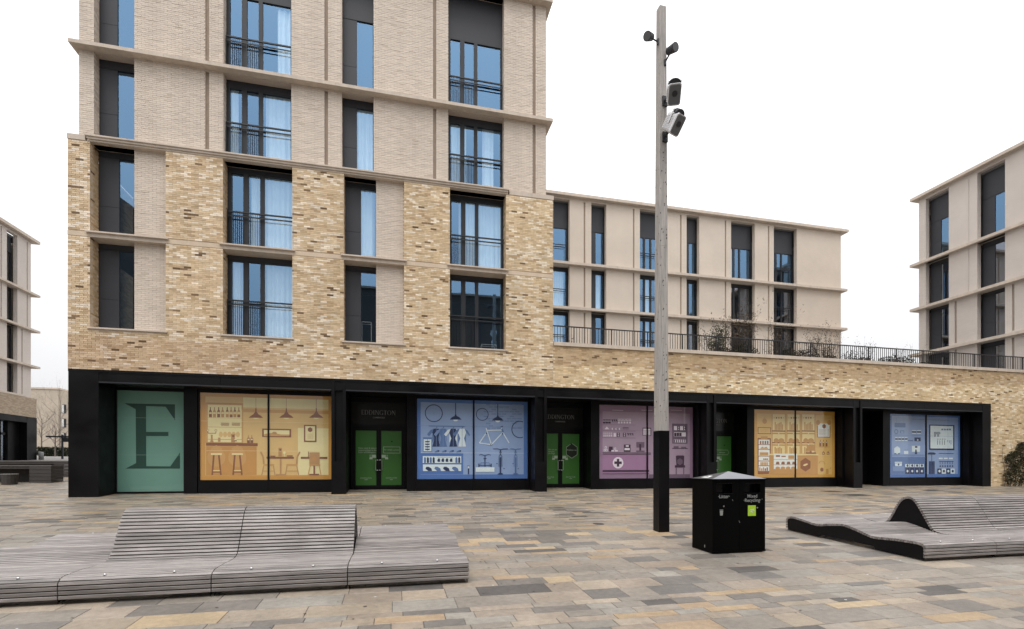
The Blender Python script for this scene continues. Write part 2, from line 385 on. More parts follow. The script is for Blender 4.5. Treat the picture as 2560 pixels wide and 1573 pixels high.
# pale brick volume
PF = Fac('front', P0 + PP)
pX0, pX1 = -10.13, 5.98
PWIN = dict(A=(-9.70, -8.53), B=(-5.81, -3.60), C=(-1.87, -.74), D=(2.04, 4.24))
GRV = [(-6.38, -6.26), (-2.47, -2.35), (1.46, 1.58), (5.42, 5.54)]
ph = [(a, c, 11.87, 14.79) for a, c in PWIN.values()] + [(a, c, 14.92, CT) for a, c in PWIN.values()] + [(a, c, 11.95, 14.74) for a, c in GRV] + [(a, c, 14.92, CT - .05) for a, c in GRV]
mb = MB(); wall(PF, pX0, pX1, 11.70, 21.5, ph, mb, th=.30, w=.006)
mb.build('pale_wall', M_MORTP, tower)
for a, c in GRV:
    for z0, z1 in ((11.9, 14.74), (14.92, CT)): mb = MB(); PF.box(mb, a, c, z0, z1, .05, .07); mb.build('recessed_joint', M_STONEG, tower)
b = MB(); add_bricks(PF, bricks(PF, pX0, pX1, 11.88, 21.4, ph, pale, relief=.005), b)
for nm, (a, c) in BAYS.items():
    if nm in PAN:
        for (z0, z1) in ((5.57, 8.56), (8.74, 11.74)):
            add_bricks(PF, bricks(PF, PAN[nm], c, z0, z1, [], pale, relief=.005), b)
for a, c in PWIN.values():
    for (z0, z1) in ((11.88, 14.79), (14.93, CT)):
        add_bricks(Fac('east', a), bricks(Fac('east', a), P0 + PP + .012, P0 + PW, z0, z1, [], pale), b)
        add_bricks(Fac('west', c), bricks(Fac('west', c), P0 + PP + .012, P0 + PW, z0, z1, [], pale), b)
b.build('pale_brickwork', M_PALE, tower, kind='stuff')
for nm in PAN:
    a, c = BAYS[nm]
    for (z0, z1) in ((5.50, 8.56), (8.74, 11.74)): mb = MB(); PF.box(mb, PAN[nm], c, z0, z1, .006, .30); mb.build('pale_panel', M_MORTP, tower)
# stone: cornices, sills, string course, copings
def sill(a, c, z, deep=True):
    mb = MB(); FR.box(mb, a - .10, c + .10, z - .035, z + .012, -.085, .52)      # lip
    FR.box(mb, a - .02, c + .02, z - .165, z - .035, -.012, .52)
    mb.build('stone_sill', M_STONE, tower)
for nm, (a, c) in BAYS.items():
    sill(a, c, 8.72)
    mb = MB(); FR.box(mb, a - .06, c + .06, 5.535, 5.585, -.055, .52); FR.box(mb, a, c, 5.49, 5.535, -.0, .52); mb.build('stone_sill', M_STONE, tower)
for a, c in strings: part(tower, 'string_course', M_STRING, (a + .02 if a > XL else a - .004, c - .02 if c < XR else c + .004, P0 - .006, P0 + .19, 8.56, 8.715))
mb = MB(); FR.box(mb, -9.84, 4.40, 11.835, 11.885, -.085, .52); FR.box(mb, -9.80, 4.36, 11.76, 11.835, -.045, .52)
for a, c in BAYS.values(): FR.box(mb, a, c, 11.70, 11.76, .0, .52)
mb.build('stone_band', M_STONE, tower)
part(tower, 'coping', M_STONE, (XL - .02, -9.85, P0 - .012, P0 + .30, 11.70, 11.865)); part(tower, 'coping', M_STONE, (4.41, XR + .02, P0 - .012, P0 + .30, 11.70, 11.865))
for a, c in sub([(-9.80, 4.36)], list(BAYS.values())): part(tower, 'coping', M_STONE, (a, c, P0 - .006, P0 + .19, 11.70, 11.76))
x = -10.30
for k in range(6):                            # cornice lengths with fine joints between them
    x1 = x + 16.49 / 6
    part(tower, 'cornice', M_STONE, (x, x1 - .004, P0 - .08, P0 + .52, 14.80, 14.915)); part(tower, 'cornice', M_STONE, (x, x1 - .004, P0 - .08, P0 + .52, CT, CT + .14)); x = x1
part(tower, 'cornice_return', M_STONE, (-10.30, -10.13, P0 + .525, 34, 14.80, 14.915), (5.98, 6.19, P0 + .525, 34, 14.80, 14.915), (-10.30, -10.13, P0 + .525, 34, CT, CT + .14), (5.98, 6.19, P0 + .525, 34, CT, CT + .14))
# side walls, core, floors
part(tower, 'side_wall', M_SIDEB, (XL, XL + .2, P0 + .20, 34, 4.2, 11.70), (XR - .2, XR, P0 + .20, 34, 5.9, 11.70))
part(tower, 'side_wall', M_SIDEW, (pX0, pX0 + .2, P0 + PP + .31, 34, 11.70, 21.4), (pX1 - .2, pX1, P0 + PP + .31, 34, 11.70, 21.4))
part(tower, 'shop_side_wall', M_BLACK, (XL, XL + .2, (P0 + 1.7) + .11, 34, -.2, 4.19), (29.29, 29.49, (P0 + 1.7) + .11, 34, -.2, 4.19))
part(tower, 'room_wall', M_ROOM, (-9.9, 5.75, P0 + 3.2, P0 + 3.4, 4.4, 21.3))
part(tower, 'room_floor', M_FLOOR, *[(-9.9, 5.75, P0 + .56, P0 + 3.2, z - .35, z - .02) for z in LV + [18.1]])
part(tower, 'room_partition', M_ROOM, *[(x - .05, x + .05, P0 + .56, P0 + 3.2, 4.5, 21.3) for x in (-7.6, -2.9, .6, 4.9)])
part(tower, 'roof', M_ROOF, (pX0 + .21, pX1 - .21, P0 + PP + .32, 34, 21.0, 21.3))

def window(bld, F, u0, u1, v0, v1, kind, gt, curtain=None, w=PW, mats=None, gl=None, flip=False, lamp=False, vent=True):
    """dark framed window filling an opening; gt is the height where the glass stops and the solid head begins"""
    G = gl or M_GLASS; fr = MB(); t = .055
    if kind == 'N':
        gw = .60 * (u1 - u0) / 1.17; L = [(u1 - .04 - gw, u1 - .04)] if not flip else [(u0 + .04, u0 + .04 + gw)]
    elif kind == 'J':
        W = u1 - u0; L = [(u0 + .055 * W, u0 + .228 * W), (u0 + .305 * W, u0 + .478 * W), (u0 + .54 * W, u0 + .965 * W)]
        if flip: L = [(u0 + u1 - b_, u0 + u1 - a_) for a_, b_ in L][::-1]
    else: L = [(u0 + .05, u1 - .07)]
    edges = [u0] + [e for ab in L for e in ab] + [u1]
    F.box(fr, u0, u1, v0, v0 + t, w, w + .09); F.box(fr, u0, u1, gt, gt + t, w, w + .09)
    for i in range(0, len(edges), 2):
        if edges[i + 1] - edges[i] > .3: continue
        F.box(fr, edges[i], edges[i + 1], v0 + t, gt, w, w + .09)
    wn = fr.build('window', M_ANTH, bld)
    b = MB(); F.box(b, u0, u1, gt + t, v1, w + .015, w + .08); b.build('head_panel', M_PANEL, wn)
    if kind == 'N':
        p0, p1 = (u0, L[0][0]) if not flip else (L[0][1], u1)
        b = MB(); F.box(b, p0, p1, v0 + t, v0 + t + 1.02, w + .012, w + .08); F.box(b, p0, p1, v0 + t + 1.03, gt, w + .012, w + .08)
        F.box(b, p0, p1, v0 + t + 1.02, v0 + t + 1.03, w + .03, w + .08)
        b.build('vent_panel', M_PANEL, wn)
    for a, c in L:
        b = MB(); b.add([F.pt(a, v0 + t, w + .048), F.pt(c, v0 + t, w + .048), F.pt(c, gt, w + .048), F.pt(a, gt, w + .048)], [(0, 1, 2, 3)]); b.build('pane', G, wn)
    for a, c in (curtain or []):              # gathered sheer curtain just inside
        b = MB(); n = max(8, int((c - a) / .035)); vs = []
        ph_ = random.random() * 6
        for i in range(n + 1):
            u = a + (c - a) * i / n; ww = w + .15 + .035 * math.sin(i * 1.25 + ph_) + .018 * math.sin(i * .6 + ph_)
            vs += [F.pt(u, v0 + .06, ww), F.pt(u, v1 - .02, ww * .6 + (w + .15) * .4)]
        b.add(vs, [(2 * i, 2 * i + 2, 2 * i + 3, 2 * i + 1) for i in range(n)])
        b.build('curtain', M_CURT, wn, smooth=True)
    if lamp:
        b = MB(); F.box(b, (u0 + u1) / 2 - .5, (u0 + u1) / 2 - .28, gt - .28, gt - .22, w + .9, w + 1.1); b.build('ceiling_lamp', M_LAMP, wn)
    return wn
def juliet(bld, F, u0, u1, v0, top, w, bars):
    b = MB(); F.box(b, u0, u1, top - .025, top + .02, w - .03, w + .02); F.box(b, u0, u1, top - .16, top - .125, w - .012, w + .012)
    F.box(b, u0, u0 + .02, v0 + .02, top, w - .02, w + .02); F.box(b, u1 - .02, u1, v0 + .02, top, w - .02, w + .02)
    j = b.build('juliet_balcony', M_RAIL, bld)
    F_ = []
    for a, c, n in bars:
        for i in range(n):
            u = a + (c - a) * (i + .5) / n
            q = MB(); F.box(q, u - .007, u + .007, v0 + .03, top - .03, w - .007, w + .007); q.build('baluster', M_RAIL, j)
CUR = {('A', 3): None, ('B', 0): [(-5.7, -5.3), (-4.65, -3.6)], ('B', 1): [(-5.02, -4.75), (-4.65, -3.6)], ('B', 2): [(-5.72, -5.45), (-4.55, -3.6)], ('B', 3): [(-4.15, -3.6)],
       ('C', 1): [(-1.45, -.72)], ('C', 2): [(-1.45, -.72)], ('D', 1): [(2.5, 3.2), (3.2, 4.2)], ('D', 2): [(2.2, 2.8), (3.45, 3.9)]}
for k in range(4):
    for nm in 'ABCD':
        v0 = LV[k] + .03; v1 = (8.56, 11.71, 14.80, CT)[k]; gt = (8.34, 11.49, 14.50, 17.80)[k]
        if k < 2: a, c = BAYS[nm]; c = PAN.get(nm, c)
        else: a, c = PWIN[nm]
        if k < 2 and nm in PAN: c += .12
        kind = 'N' if nm in PAN else 'J'
        window(tower, FR, a, c, v0, v1, kind, gt, CUR.get((nm, k)))
        if kind == 'J':
            W = c - a; juliet(tower, FR, a + .02, c - .02, v0, LV[k] + 1.34, .40, [(a + .055 * W, a + .25 * W, 7), (a + .30 * W, a + .49 * W, 7)])

# things on the sills just inside the lowest windows
def wire_frame(x0, x1, z0, z1, yy, label):
    b = MB(); t = .014
    for (p, q) in (((x0, z0), (x0, z1)), ((x0, z1), (x1, z1)), ((x1, z1), (x1, z0)), ((x0, z0 + .12), (x1, z0 + .12))):
        b.tube([(p[0], yy, p[1]), (q[0], yy, q[1])], t, 6); b.tube([(p[0], yy + .3, p[1]), (q[0], yy + .3, q[1])], t, 6)
    for xx in (x0, x1): b.tube([(xx, yy, z1), (xx, yy + .3, z1)], t, 6)
    tag(b.build('stool', M_PROJ), label, 'stool')
wire_frame(-1.20, -.85, 5.56, 6.55, 20.0, 'pale tall wire stool behind the narrow lowest window beside the doors bay')
wire_frame(3.45, 4.05, 5.56, 5.95, 20.0, 'pale low wire stool behind the wide lowest window')

# ------------------------------------------------------------------ shopfronts
GP = P0 + .85; DP = P0 + 1.70                 # plane of the shop glass and of the doors
PIERS = [(-10.32, -9.47), (-2.21, -1.71), (5.46, 5.95), (13.18, 13.65), (20.95, 21.46), (28.93, 29.49)]
part(tower, 'shop_soffit', M_BLACK, (-10.30, 29.47, P0 + .02, P0 + 1.9, 3.78, 4.17))
part(tower, 'shop_head', M_BLACK, (-10.33, 29.49, P0 - .01, P0 + .3, 4.115, 4.198))
for i, (a, c) in enumerate(PIERS):
    b = MB(); lo = gz(P0) - .1
    if i in (0, 5):
        b.box(a, c, P0 - .012, DP + .1, lo, 4.11)
    else:
        b.box(a, c, P0 - .022, DP + .1, lo, 1.2)
        b.box(a, a + .11, P0 - .012, P0 + .6, 1.2, 4.11); b.box(c - .11, c, P0 - .012, P0 + .6, 1.2, 4.11)
        b.box(a + .11, c - .11, P0 + .11, P0 + .6, 1.2, 4.11); b.box(a, c, P0 + .6, DP + .1, 1.2, 4.11)
    b.build('shop_pier', M_BLACK, tower)
for i in range(5):
    a, c = PIERS[i][1] + .004, PIERS[i + 1][0] - .004; mid = (a + c) / 2
    for p, q in ((a, mid - .004), (mid + .004, c)):
        part(tower, 'fascia_panel', M_BLACK, (p, q, P0 - .006, P0 + .03, 3.83, 4.06)); part(tower, 'fascia_panel', M_BLACK, (p, q, P0 + .0, P0 + .03, 4.068, 4.105))
    b = MB(); b.box(a, c, P0 - .012, P0 + .06, 3.765, 3.815); b.build('fascia_lip', M_ANTH, tower)

# --- flat prints and lettering, drawn in the picture plane of each window
def text_geo(s, size, align='CENTER', bold=0.):
    cu = bpy.data.curves.new('t', 'FONT'); cu.body = s; cu.size = size; cu.align_x = align; cu.offset = bold
    o = bpy.data.objects.new('t', cu); COL.objects.link(o); dg = bpy.context.evaluated_depsgraph_get()
    me = bpy.data.meshes.new_from_object(o.evaluated_get(dg)); vs = [tuple(v.co) for v in me.vertices]; fs = [tuple(p.vertices) for p in me.polygons]
    bpy.data.objects.remove(o); bpy.data.curves.remove(cu); bpy.data.meshes.remove(me); return vs, fs
def ring(cx, cy, rx, ry, t, a0=0, a1=360, n=20, t2=None):
    ps = []
    for i in range(n + 1):
        a = R(a0 + (a1 - a0) * i / n); k = abs(math.cos(a)); tt = t if t2 is None else t2 + (t - t2) * k
        ps.append(((cx + rx * math.cos(a), cy + ry * math.sin(a)), (cx + (rx - tt) * math.cos(a), cy + (ry - (tt if t2 is None else t2)) * math.sin(a))))
    return [[ps[i][0], ps[i + 1][0], ps[i + 1][1], ps[i][1]] for i in range(n)]
def rc(x0, y0, x1, y1): return [(x0, y0), (x1, y0), (x1, y1), (x0, y1)]
def glyph(ch):                                # roman capitals: thick stems, thin arms, bracket serifs
    T, t, s = .13, .05, .07
    def stem(x, y0=0, y1=1, th=T): return [rc(x - th / 2, y0, x + th / 2, y1), rc(x - th / 2 - s, y0, x + th / 2 + s, y0 + t * .8), rc(x - th / 2 - s, y1 - t * .8, x + th / 2 + s, y1)]
    if ch == 'E': return .62, stem(.14) + [rc(.14, 0, .54, t), rc(.14, .95, .52, 1), rc(.14, .49, .44, .54), [(.48, 0), (.58, 0), (.56, .24), (.53, .1)], [(.47, 1), (.54, 1), (.54, .8), (.51, .9)], rc(.41, .42, .45, .61)]
    if ch == 'D': return .84, stem(.14) + [rc(.14, 0, .36, t), rc(.14, .95, .36, 1)] + ring(.34, .5, .44, .5, .13, -90, 90, 14, t)
    if ch == 'I': return .36, stem(.18)
    if ch == 'N': return .90, stem(.14, th=t * 1.2) + stem(.74, th=t * 1.2) + [[(.10, 1), (.26, 1), (.78, 0), (.70, 0)]]
    if ch == 'G': return .86, ring(.44, .5, .40, .52, .13, 45, 320, 18, t) + [rc(.66, .02, .78, .42), rc(.58, .40, .86, .44), [(.70, .93), (.75, .93), (.75, .70), (.72, .72)]]
    if ch == 'T': return .70, stem(.35) + [rc(.03, .95, .67, 1), [(.03, 1), (.08, 1), (.06, .8), (.03, .78)], [(.62, 1), (.67, 1), (.67, .78), (.64, .8)]]
    if ch == 'O': return .92, ring(.46, .5, .43, .52, .14, 0, 360, 22, t)
    return .4, []
def wordmark(s, width):
    x = 0; P = []
    for ch in s:
        wd, ps = glyph(ch); P += [[(q[0] + x, q[1]) for q in p] for p in ps]; x += wd + .05
    k = width / x; return [[((q[0] - x / 2) * k, q[1] * k) for q in p] for p in P], k
class Print:
    def __init__(s, Y, ox=0, oy=0, sc=1): s.Y, s.o, s.mb, s.n = Y, (ox, oy, sc), MB(), 0
    def w(s, x, y): return on_y(s.o[0] + x * s.o[2], s.o[1] + y * s.o[2], s.Y)
    def raw(s, pts, m):                       # pts in wall metres
        s.n += 1; yy = s.Y - .0001 * s.n
        s.mb.add([(p[0], yy, p[1]) for p in pts], [tuple(range(len(pts)))], m)
    def poly(s, pts, m): s.raw([s.w(*p) for p in pts], m)
    def rect(s, x0, y0, x1, y1, m):
        a = s.w(x0, y0); c = s.w(x1, y1); s.raw(rc(a[0], a[1], c[0], c[1]), m)
    def circ(s, x, y, r, m, n=24, ry=None):
        c = s.w(x, y); e = s.w(x + r, y)[0] - c[0]; f = e if ry is None else e * ry / r
        s.raw([(c[0] + e * math.cos(2 * math.pi * i / n), c[1] + f * math.sin(2 * math.pi * i / n)) for i in range(n)], m)
    def hexa(s, x, y, r, m):
        c = s.w(x, y); e = s.w(x + r, y)[0] - c[0]
        s.raw([(c[0] + e * math.sin(R(60 * i)), c[1] + e * math.cos(R(60 * i))) for i in range(6)], m)
    def ring(s, x, y, r, t, m, a0=0, a1=360, n=32):
        c = s.w(x, y); e = s.w(x + r, y)[0] - c[0]; tt = e * t / r; s.n += 1; yy = s.Y - .0001 * s.n
        for q in ring(c[0], c[1], e, e, tt, a0, a1, n): s.mb.add([(p[0], yy, p[1]) for p in q], [(0, 1, 2, 3)], m)
    def seam(s, x0, y0, x1, m, t=.010):
        a = s.w(x0, y0); c = s.w(x1, y0); s.raw(rc(a[0], a[1], c[0], a[1] + t), m)
    def line(s, pts, wd, m):
        P = [Vector(s.w(*p)) for p in pts]; ww = wd * s.o[2] * .0158; s.n += 1; yy = s.Y - .0001 * s.n
        for a, c in zip(P, P[1:]):
            d = c - a
            if d.length < 1e-6: continue
            n = Vector((-d.y, d.x)).normalized() * ww / 2
            s.mb.add([((a + n).x, yy, (a + n).y), ((c + n).x, yy, (c + n).y), ((c - n).x, yy, (c - n).y), ((a - n).x, yy, (a - n).y)], [(0, 1, 2, 3)], m)
    def text(s, x, y, t, size, m, align='CENTER', bold=0.):
        c = s.w(x, y); s.n += 1; yy = s.Y - .0001 * s.n
        vs, fs = text_geo(t, size, align, bold); s.mb.add([(c[0] + v[0], yy, c[1] + v[1]) for v in vs], fs, m)
    def word(s, X, Z, t, width, m):
        P, k = wordmark(t, width); s.n += 1; yy = s.Y - .0001 * s.n
        for p in P: s.mb.add([(X + q[0], yy, Z + q[1]) for q in p], [tuple(range(len(p)))], m)
    def build(s, name, parent):
        o = s.mb.build(name, None, parent); s.mb = MB(); return o
def pm(name, *rgb):
    c = lin(*rgb); g_ = sum(c) / 3
    return mat('print_' + name, tuple(min(1, (x * .88 + g_ * .12) * 1.5) for x in c), .6, noise=[(1.5, .96, 1.03, 3)])

def shop_window(a, c, z0, z1, mulls, Y=GP, plinth=True):
    b = MB(); t = .05
    for e in mulls: b.box(e - .03, e + .03, Y - .04, Y + .06, z0, z1)
    b.box(a - t, a, Y - .05, Y + .08, z0, z1); b.box(c, c + t, Y - .05, Y + .08, z0, z1)
    b.box(a - t, c + t, Y - .05, Y + .08, z1, 3.78); b.box(a - t, c + t, Y - .05, Y + .08, z0 - .03, z0)
    wn = b.build('shop_window', M_BLACK, tower)
    if plinth:
        es = [a - t] + [e for e in mulls] + [c + t]
        for p, q in zip(es, es[1:]): part(tower, 'plinth_panel', M_BLACK, (p + .003, q - .003, Y - .065, Y + .08, gz(Y) - .08, z0 - .034))
    es = [a] + [e for m_ in mulls for e in (m_ - .03, m_ + .03)] + [c]
    for i in range(0, len(es), 2): part(wn, 'pane', M_CLEAR, (es[i], es[i + 1], Y - .028, Y - .022, z0, z1))
    part(wn, 'backing', M_BLACK, (a, c, Y + .03, Y + .06, z0, z1))
    return wn
# bay 1: green letter window and the bar scene
T_BG, T_E = pm('teal', 100, 144, 132), pm('teal_dark', 30, 66, 58)
we = shop_window(-9.44, -7.32, .12, 3.68, [], Y=P0 + 1.05, plinth=False)
part(tower, 'threshold', M_BLACK, (-9.5, -7.3, P0 + 1.0, P0 + 1.15, gz(20.2) - .05, .09))
p = Print(P0 + 1.075, 0, 900, .34945); p.raw(rc(-9.44, .12, -7.32, 3.68), T_BG)
for q in ([(890, 310), (1045, 314), (1045, 330), (970, 352)], [(1045, 314), (1252, 318), (1252, 432), (1185, 335), (1045, 330)], [(970, 312), (1045, 314), (1047, 778), (974, 778)],
          [(1045, 515), (1205, 515), (1205, 545), (1045, 545)], [(897, 778), (974, 738), (974, 778)], [(1047, 760), (1218, 762), (1288, 662), (1288, 778), (1047, 778)]): p.poly(q, T_E)
for yy in (412, 680): p.seam(840, yy, 1330, pm('teal_seam', 118, 150, 140))
p.build('window_graphic', we)
part(tower, 'shop_mullion', M_BLACK, (-7.26, -6.83, P0 + .76, P0 + 1.2, gz(20) - .08, 3.78))
wo = shop_window(-6.76, -2.23, .52, 3.66, [-4.50])
p = Print(GP, 480, 960, .17192)
oB, oW, oM, oD, oL, oT, oC = pm('amber_edge', 192, 134, 40), pm('amber_wall', 205, 168, 100), pm('amber_mid', 190, 140, 70), pm('amber_dark', 128, 70, 30), pm('amber_light', 226, 200, 145), pm('amber_tan', 176, 128, 72), pm('amber_counter', 186, 130, 48)
p.raw(rc(-6.76, .52, -2.23, 3.66), oB); p.rect(195, 180, 1985, 1325, oW); p.rect(195, 270, 745, 860, oM); p.rect(230, 300, 722, 850, oL)
p.rect(745, 365, 1985, 440, oM); p.rect(745, 195, 1985, 372, oL); p.rect(205, 270, 745, 300, oT); p.rect(1540, 640, 1985, 1325, oL)
for yy in (488, 622, 800): p.rect(230, yy, 722, yy + 14, oM)
for i, xx in enumerate((268, 327, 388, 446, 513, 569, 624, 681)):
    c = oD if i in (0, 2) else (oT if i % 2 else oC); p.rect(xx - 22, 400, xx + 22, 486, c if i < 4 else oM); p.poly([(xx - 22, 400), (xx - 7, 372), (xx - 7, 340), (xx + 7, 340), (xx + 7, 372), (xx + 22, 400)], oD if i % 2 == 0 else oT)
    p.rect(xx - 18, 412, xx + 18, 436, oL); p.rect(xx - 21, 452, xx + 21, 486, oD if i in (0, 2, 5, 7) else oT)
for xx in (480, 640):
    for j in range(4): p.rect(xx - 62 + 6 * (j % 2), 566 + 12 * j, xx + 62 - 6 * (j % 2), 575 + 12 * j, oD if j % 2 == 0 else oT)
for j in range(5): p.circ(420 + 62 * j, 735, 30, oW, ry=44)
p.rect(275, 740, 302, 820, oT); p.poly([(262, 850), (275, 810), (302, 810), (318, 850)], oT); p.rect(262, 700, 318, 735, oL)
for xx in (232, 348): p.circ(xx, 675, 17, oL); p.ring(xx, 675, 18, 4, oD)
p.line([(232, 695), (235, 718), (348, 718), (348, 695)], 7, oD)
p.rect(380, 780, 415, 842, oT); p.rect(570, 728, 625, 852, oT); p.circ(600, 758, 17, oD); p.circ(633, 818, 20, oL); p.rect(615, 820, 652, 834, oD)
for xx in (822, 870): p.rect(xx - 20, 795, xx + 20, 860, oD); p.poly([(xx - 20, 795), (xx - 6, 768), (xx - 6, 745), (xx + 6, 745), (xx + 6, 768), (xx + 20, 795)], oT); p.rect(xx - 14, 800, xx + 14, 818, oL)
p.rect(205, 855, 955, 905, oD); p.rect(205, 905, 940, 1325, oC)
for xx in (930, 1373, 1808):                  # pendant lamps
    p.rect(xx - 3, 200, xx + 3, 360, oT); p.circ(xx, 492, 42, oL, ry=22)
    p.poly([(xx - 106, 492), (xx - 70, 462), (xx - 34, 440), (xx - 10, 400), (xx - 8, 355), (xx + 8, 355), (xx + 10, 400), (xx + 34, 440), (xx + 70, 462), (xx + 104, 494)], oD)
for xx in (355, 660):                         # bar stools
    p.circ(xx, 1070, 130, oM, ry=150)
    p.poly([(xx - 80, 1005), (xx - 80, 935), (xx, 888), (xx + 80, 935), (xx + 80, 1005)], oM); p.rect(xx - 80, 1008, xx + 80, 1032, oL)
    p.poly([(xx - 50, 1035), (xx - 24, 1035), (xx - 48, 1325), (xx - 72, 1325)], oD); p.poly([(xx + 24, 1035), (xx + 50, 1035), (xx + 78, 1325), (xx + 54, 1325)], oD)
    p.rect(xx - 48, 1255, xx + 52, 1266, oL); p.rect(xx - 50, 1276, xx + 54, 1290, oD)
p.rect(1022, 650, 1442, 776, oD); p.rect(1046, 670, 1418, 760, oL); p.poly([(1050, 730), (1180, 712), (1290, 735), (1418, 738), (1418, 760), (1050, 760)], oM); p.circ(1200, 716, 34, oT, ry=20)
p.rect(1628, 595, 1810, 846, oD); p.rect(1648, 614, 1790, 826, oL); p.hexa(1718, 666, 38, oD)
for j in range(5): p.rect(1678, 728 + 17 * j, 1766, 733 + 17 * j, oT)
def chair(xx, sgn):
    p.line([(xx, 990), (xx + sgn * 35, 1060), (xx + sgn * 45, 1165)], 22, oT); p.rect(min(xx + sgn * 40, xx + sgn * 195), 1165, max(xx + sgn * 40, xx + sgn * 195), 1190, oM)
    p.line([(xx + sgn * 45, 1190), (xx + sgn * 15, 1325)], 12, oT); p.line([(xx + sgn * 185, 1190), (xx + sgn * 208, 1325)], 12, oT); p.rect(min(xx + sgn * 30, xx + sgn * 195), 1262, max(xx + sgn * 30, xx + sgn * 195), 1272, oM)
chair(1000, 1); chair(1568, -1)
p.rect(1085, 1060, 1482, 1088, oD); p.rect(1278, 1088, 1302, 1312, oT); p.rect(1222, 1310, 1362, 1325, oT); p.rect(1140, 1044, 1215, 1058, oD); p.rect(1380, 1040, 1465, 1056, oD); p.rect(1258, 930, 1308, 1052, oT); p.circ(1286, 960, 16, oD); p.circ(1345, 1000, 20, oL); p.rect(1340, 1000, 1350, 1056, oL)
p.rect(1583, 1060, 1968, 1090, oD); p.rect(1766, 1190, 1790, 1325, oD); p.rect(1690, 985, 1700, 1060, oD); p.rect(1706, 996, 1856, 1168, oT); p.circ(1780, 1085, 32, oC); p.rect(1706, 1168, 1866, 1190, oM); p.line([(1720, 1190), (1690, 1325)], 12, oM); p.line([(1850, 1190), (1876, 1325)], 12, oM); p.rect(1706, 1308, 1850, 1325, oD)
p.seam(130, 540, 1985, oL); p.seam(210, 972, 1985, oL)
p.build('window_graphic', wo)

# bay 2: bicycle shop
def pillar(x0, x1):
    part(tower, 'shop_pillar', M_BLACK, (x0, x1, GP - .065, DP + .1, gz(GP) - .08, 3.78))
pillar(.49, .825)
wb = shop_window(.88, 5.38, .51, 3.68, [3.13])
p = Print(GP, 1020, 980, .15873)
bB, bW, bD, bM, bL, bT = pm('blue_edge', 66, 106, 172), pm('blue_wall', 128, 150, 192), pm('blue_dark', 30, 46, 88), pm('blue_mid', 78, 108, 160), pm('blue_light', 196, 206, 226), pm('blue_soft', 108, 132, 178)
p.raw(rc(.88, .51, 5.38, 3.68), bB); p.rect(200, 160, 1822, 1298, bW); p.rect(200, 965, 870, 1298, bB)
for i in range(11):
    for j in range(7):
        if random.random() < .62 and not (i > 7 and 2 < j < 5): p.rect(1230 + 82 * j - 40 * (i % 2), 190 + 37 * i, 1300 + 82 * j - 40 * (i % 2), 212 + 37 * i, bT)
p.ring(407, 336, 140, 13, bD); p.ring(1170, 354, 98, 10, bD); p.ring(1762, 592, 132, 13, bD, 68, 292)
for cx, cy, r in ((407, 336, 122), (1170, 354, 84)):
    for i in range(0, 12): p.line([(cx, cy), (cx + r * math.cos(i * .5236), cy + r * math.sin(i * .5236))], 1.5, bT)
for xx, y0 in ((750, 175), (1413, 190)):
    p.rect(xx - 6, y0, xx + 6, y0 + 190, bD); p.circ(xx, y0 + 262, 40, bL, ry=26)
    p.poly([(xx - 93, y0 + 262), (xx - 60, y0 + 225), (xx - 15, y0 + 203), (xx - 12, y0 + 180), (xx + 12, y0 + 180), (xx + 15, y0 + 203), (xx + 60, y0 + 225), (xx + 93, y0 + 262)], bD)
p.line([(328, 536), (890, 546)], 13, bM)
for i, (xx, cc, sl) in enumerate(((445, bD, bM), (553, bM, bT), (712, bD, bL), (852, bL, bM))):
    p.line([(xx - 10, 575), (xx + 12, 560), (xx + 8, 545)], 6, bD)
    p.poly([(xx - 40, 580), (xx + 40, 580), (xx + 62, 640), (xx + 30, 730), (xx + 62, 862), (xx - 62, 862), (xx - 30, 730), (xx - 62, 640)], cc)
    p.poly([(xx - 40, 582), (xx - 64, 640), (xx - 115, 700), (xx - 145, 668), (xx - 90, 600)], sl); p.poly([(xx + 40, 582), (xx + 64, 640), (xx + 110, 692), (xx + 128, 684), (xx + 88, 610)], sl)
    p.poly([(xx - 62, 650), (xx - 30, 735), (xx - 62, 800)], sl); p.poly([(xx + 62, 650), (xx + 30, 735), (xx + 62, 800)], sl); p.rect(xx - 3, 585, xx + 3, 860, bT)
p.rect(238, 715, 378, 945, bM); p.rect(246, 745, 368, 935, bL); p.rect(303, 720, 309, 930, bM)
for j in range(4): p.poly([(265, 775 + 40 * j), (346, 775 + 40 * j), (335, 795 + 40 * j), (276, 795 + 40 * j)], bD)
for j in range(4): p.poly([(415 + 114 * j, 958), (430 + 114 * j, 935), (465 + 114 * j, 915), (495 + 114 * j, 922), (480 + 114 * j, 950)], bM); p.circ(482 + 114 * j, 930, 12, bD)
p.rect(232, 1010, 838, 1122, bL); p.rect(235, 1142, 838, 1246, bL)
for i, xx in enumerate((267, 313, 358, 404, 762, 806)): p.rect(xx - 16, 1045, xx + 16, 1118, bD if i % 2 else bM); p.poly([(xx - 16, 1045), (xx, 1022), (xx + 16, 1045)], bD if i % 2 else bM)
p.rect(460, 1026, 706, 1032, bM)
for xx in (488, 552, 616, 682): p.poly([(xx - 14, 1048), (xx + 14, 1048), (xx + 18, 1102), (xx - 20, 1102), (xx - 26, 1080)], bD)
for i, xx in enumerate((328, 468, 605, 745)): p.poly([(xx - 54, 1210), (xx - 40, 1180), (xx, 1180), (xx + 40, 1205), (xx + 52, 1245), (xx - 10, 1245)], bM if i % 2 else bD)
p.rect(942, 1205, 962, 1296, bD); p.rect(942, 1172, 962, 1202, bL); p.rect(932, 1162, 972, 1170, bD)
for a, c in (((1228, 568), (1312, 828)), ((1250, 608), (1470, 602)), ((1235, 640), (1122, 805)), ((1122, 805), (1312, 830)), ((1320, 822), (1490, 640)), ((1468, 570), (1505, 660)), ((1505, 660), (1590, 805))): p.line([a, c], 15, bL)
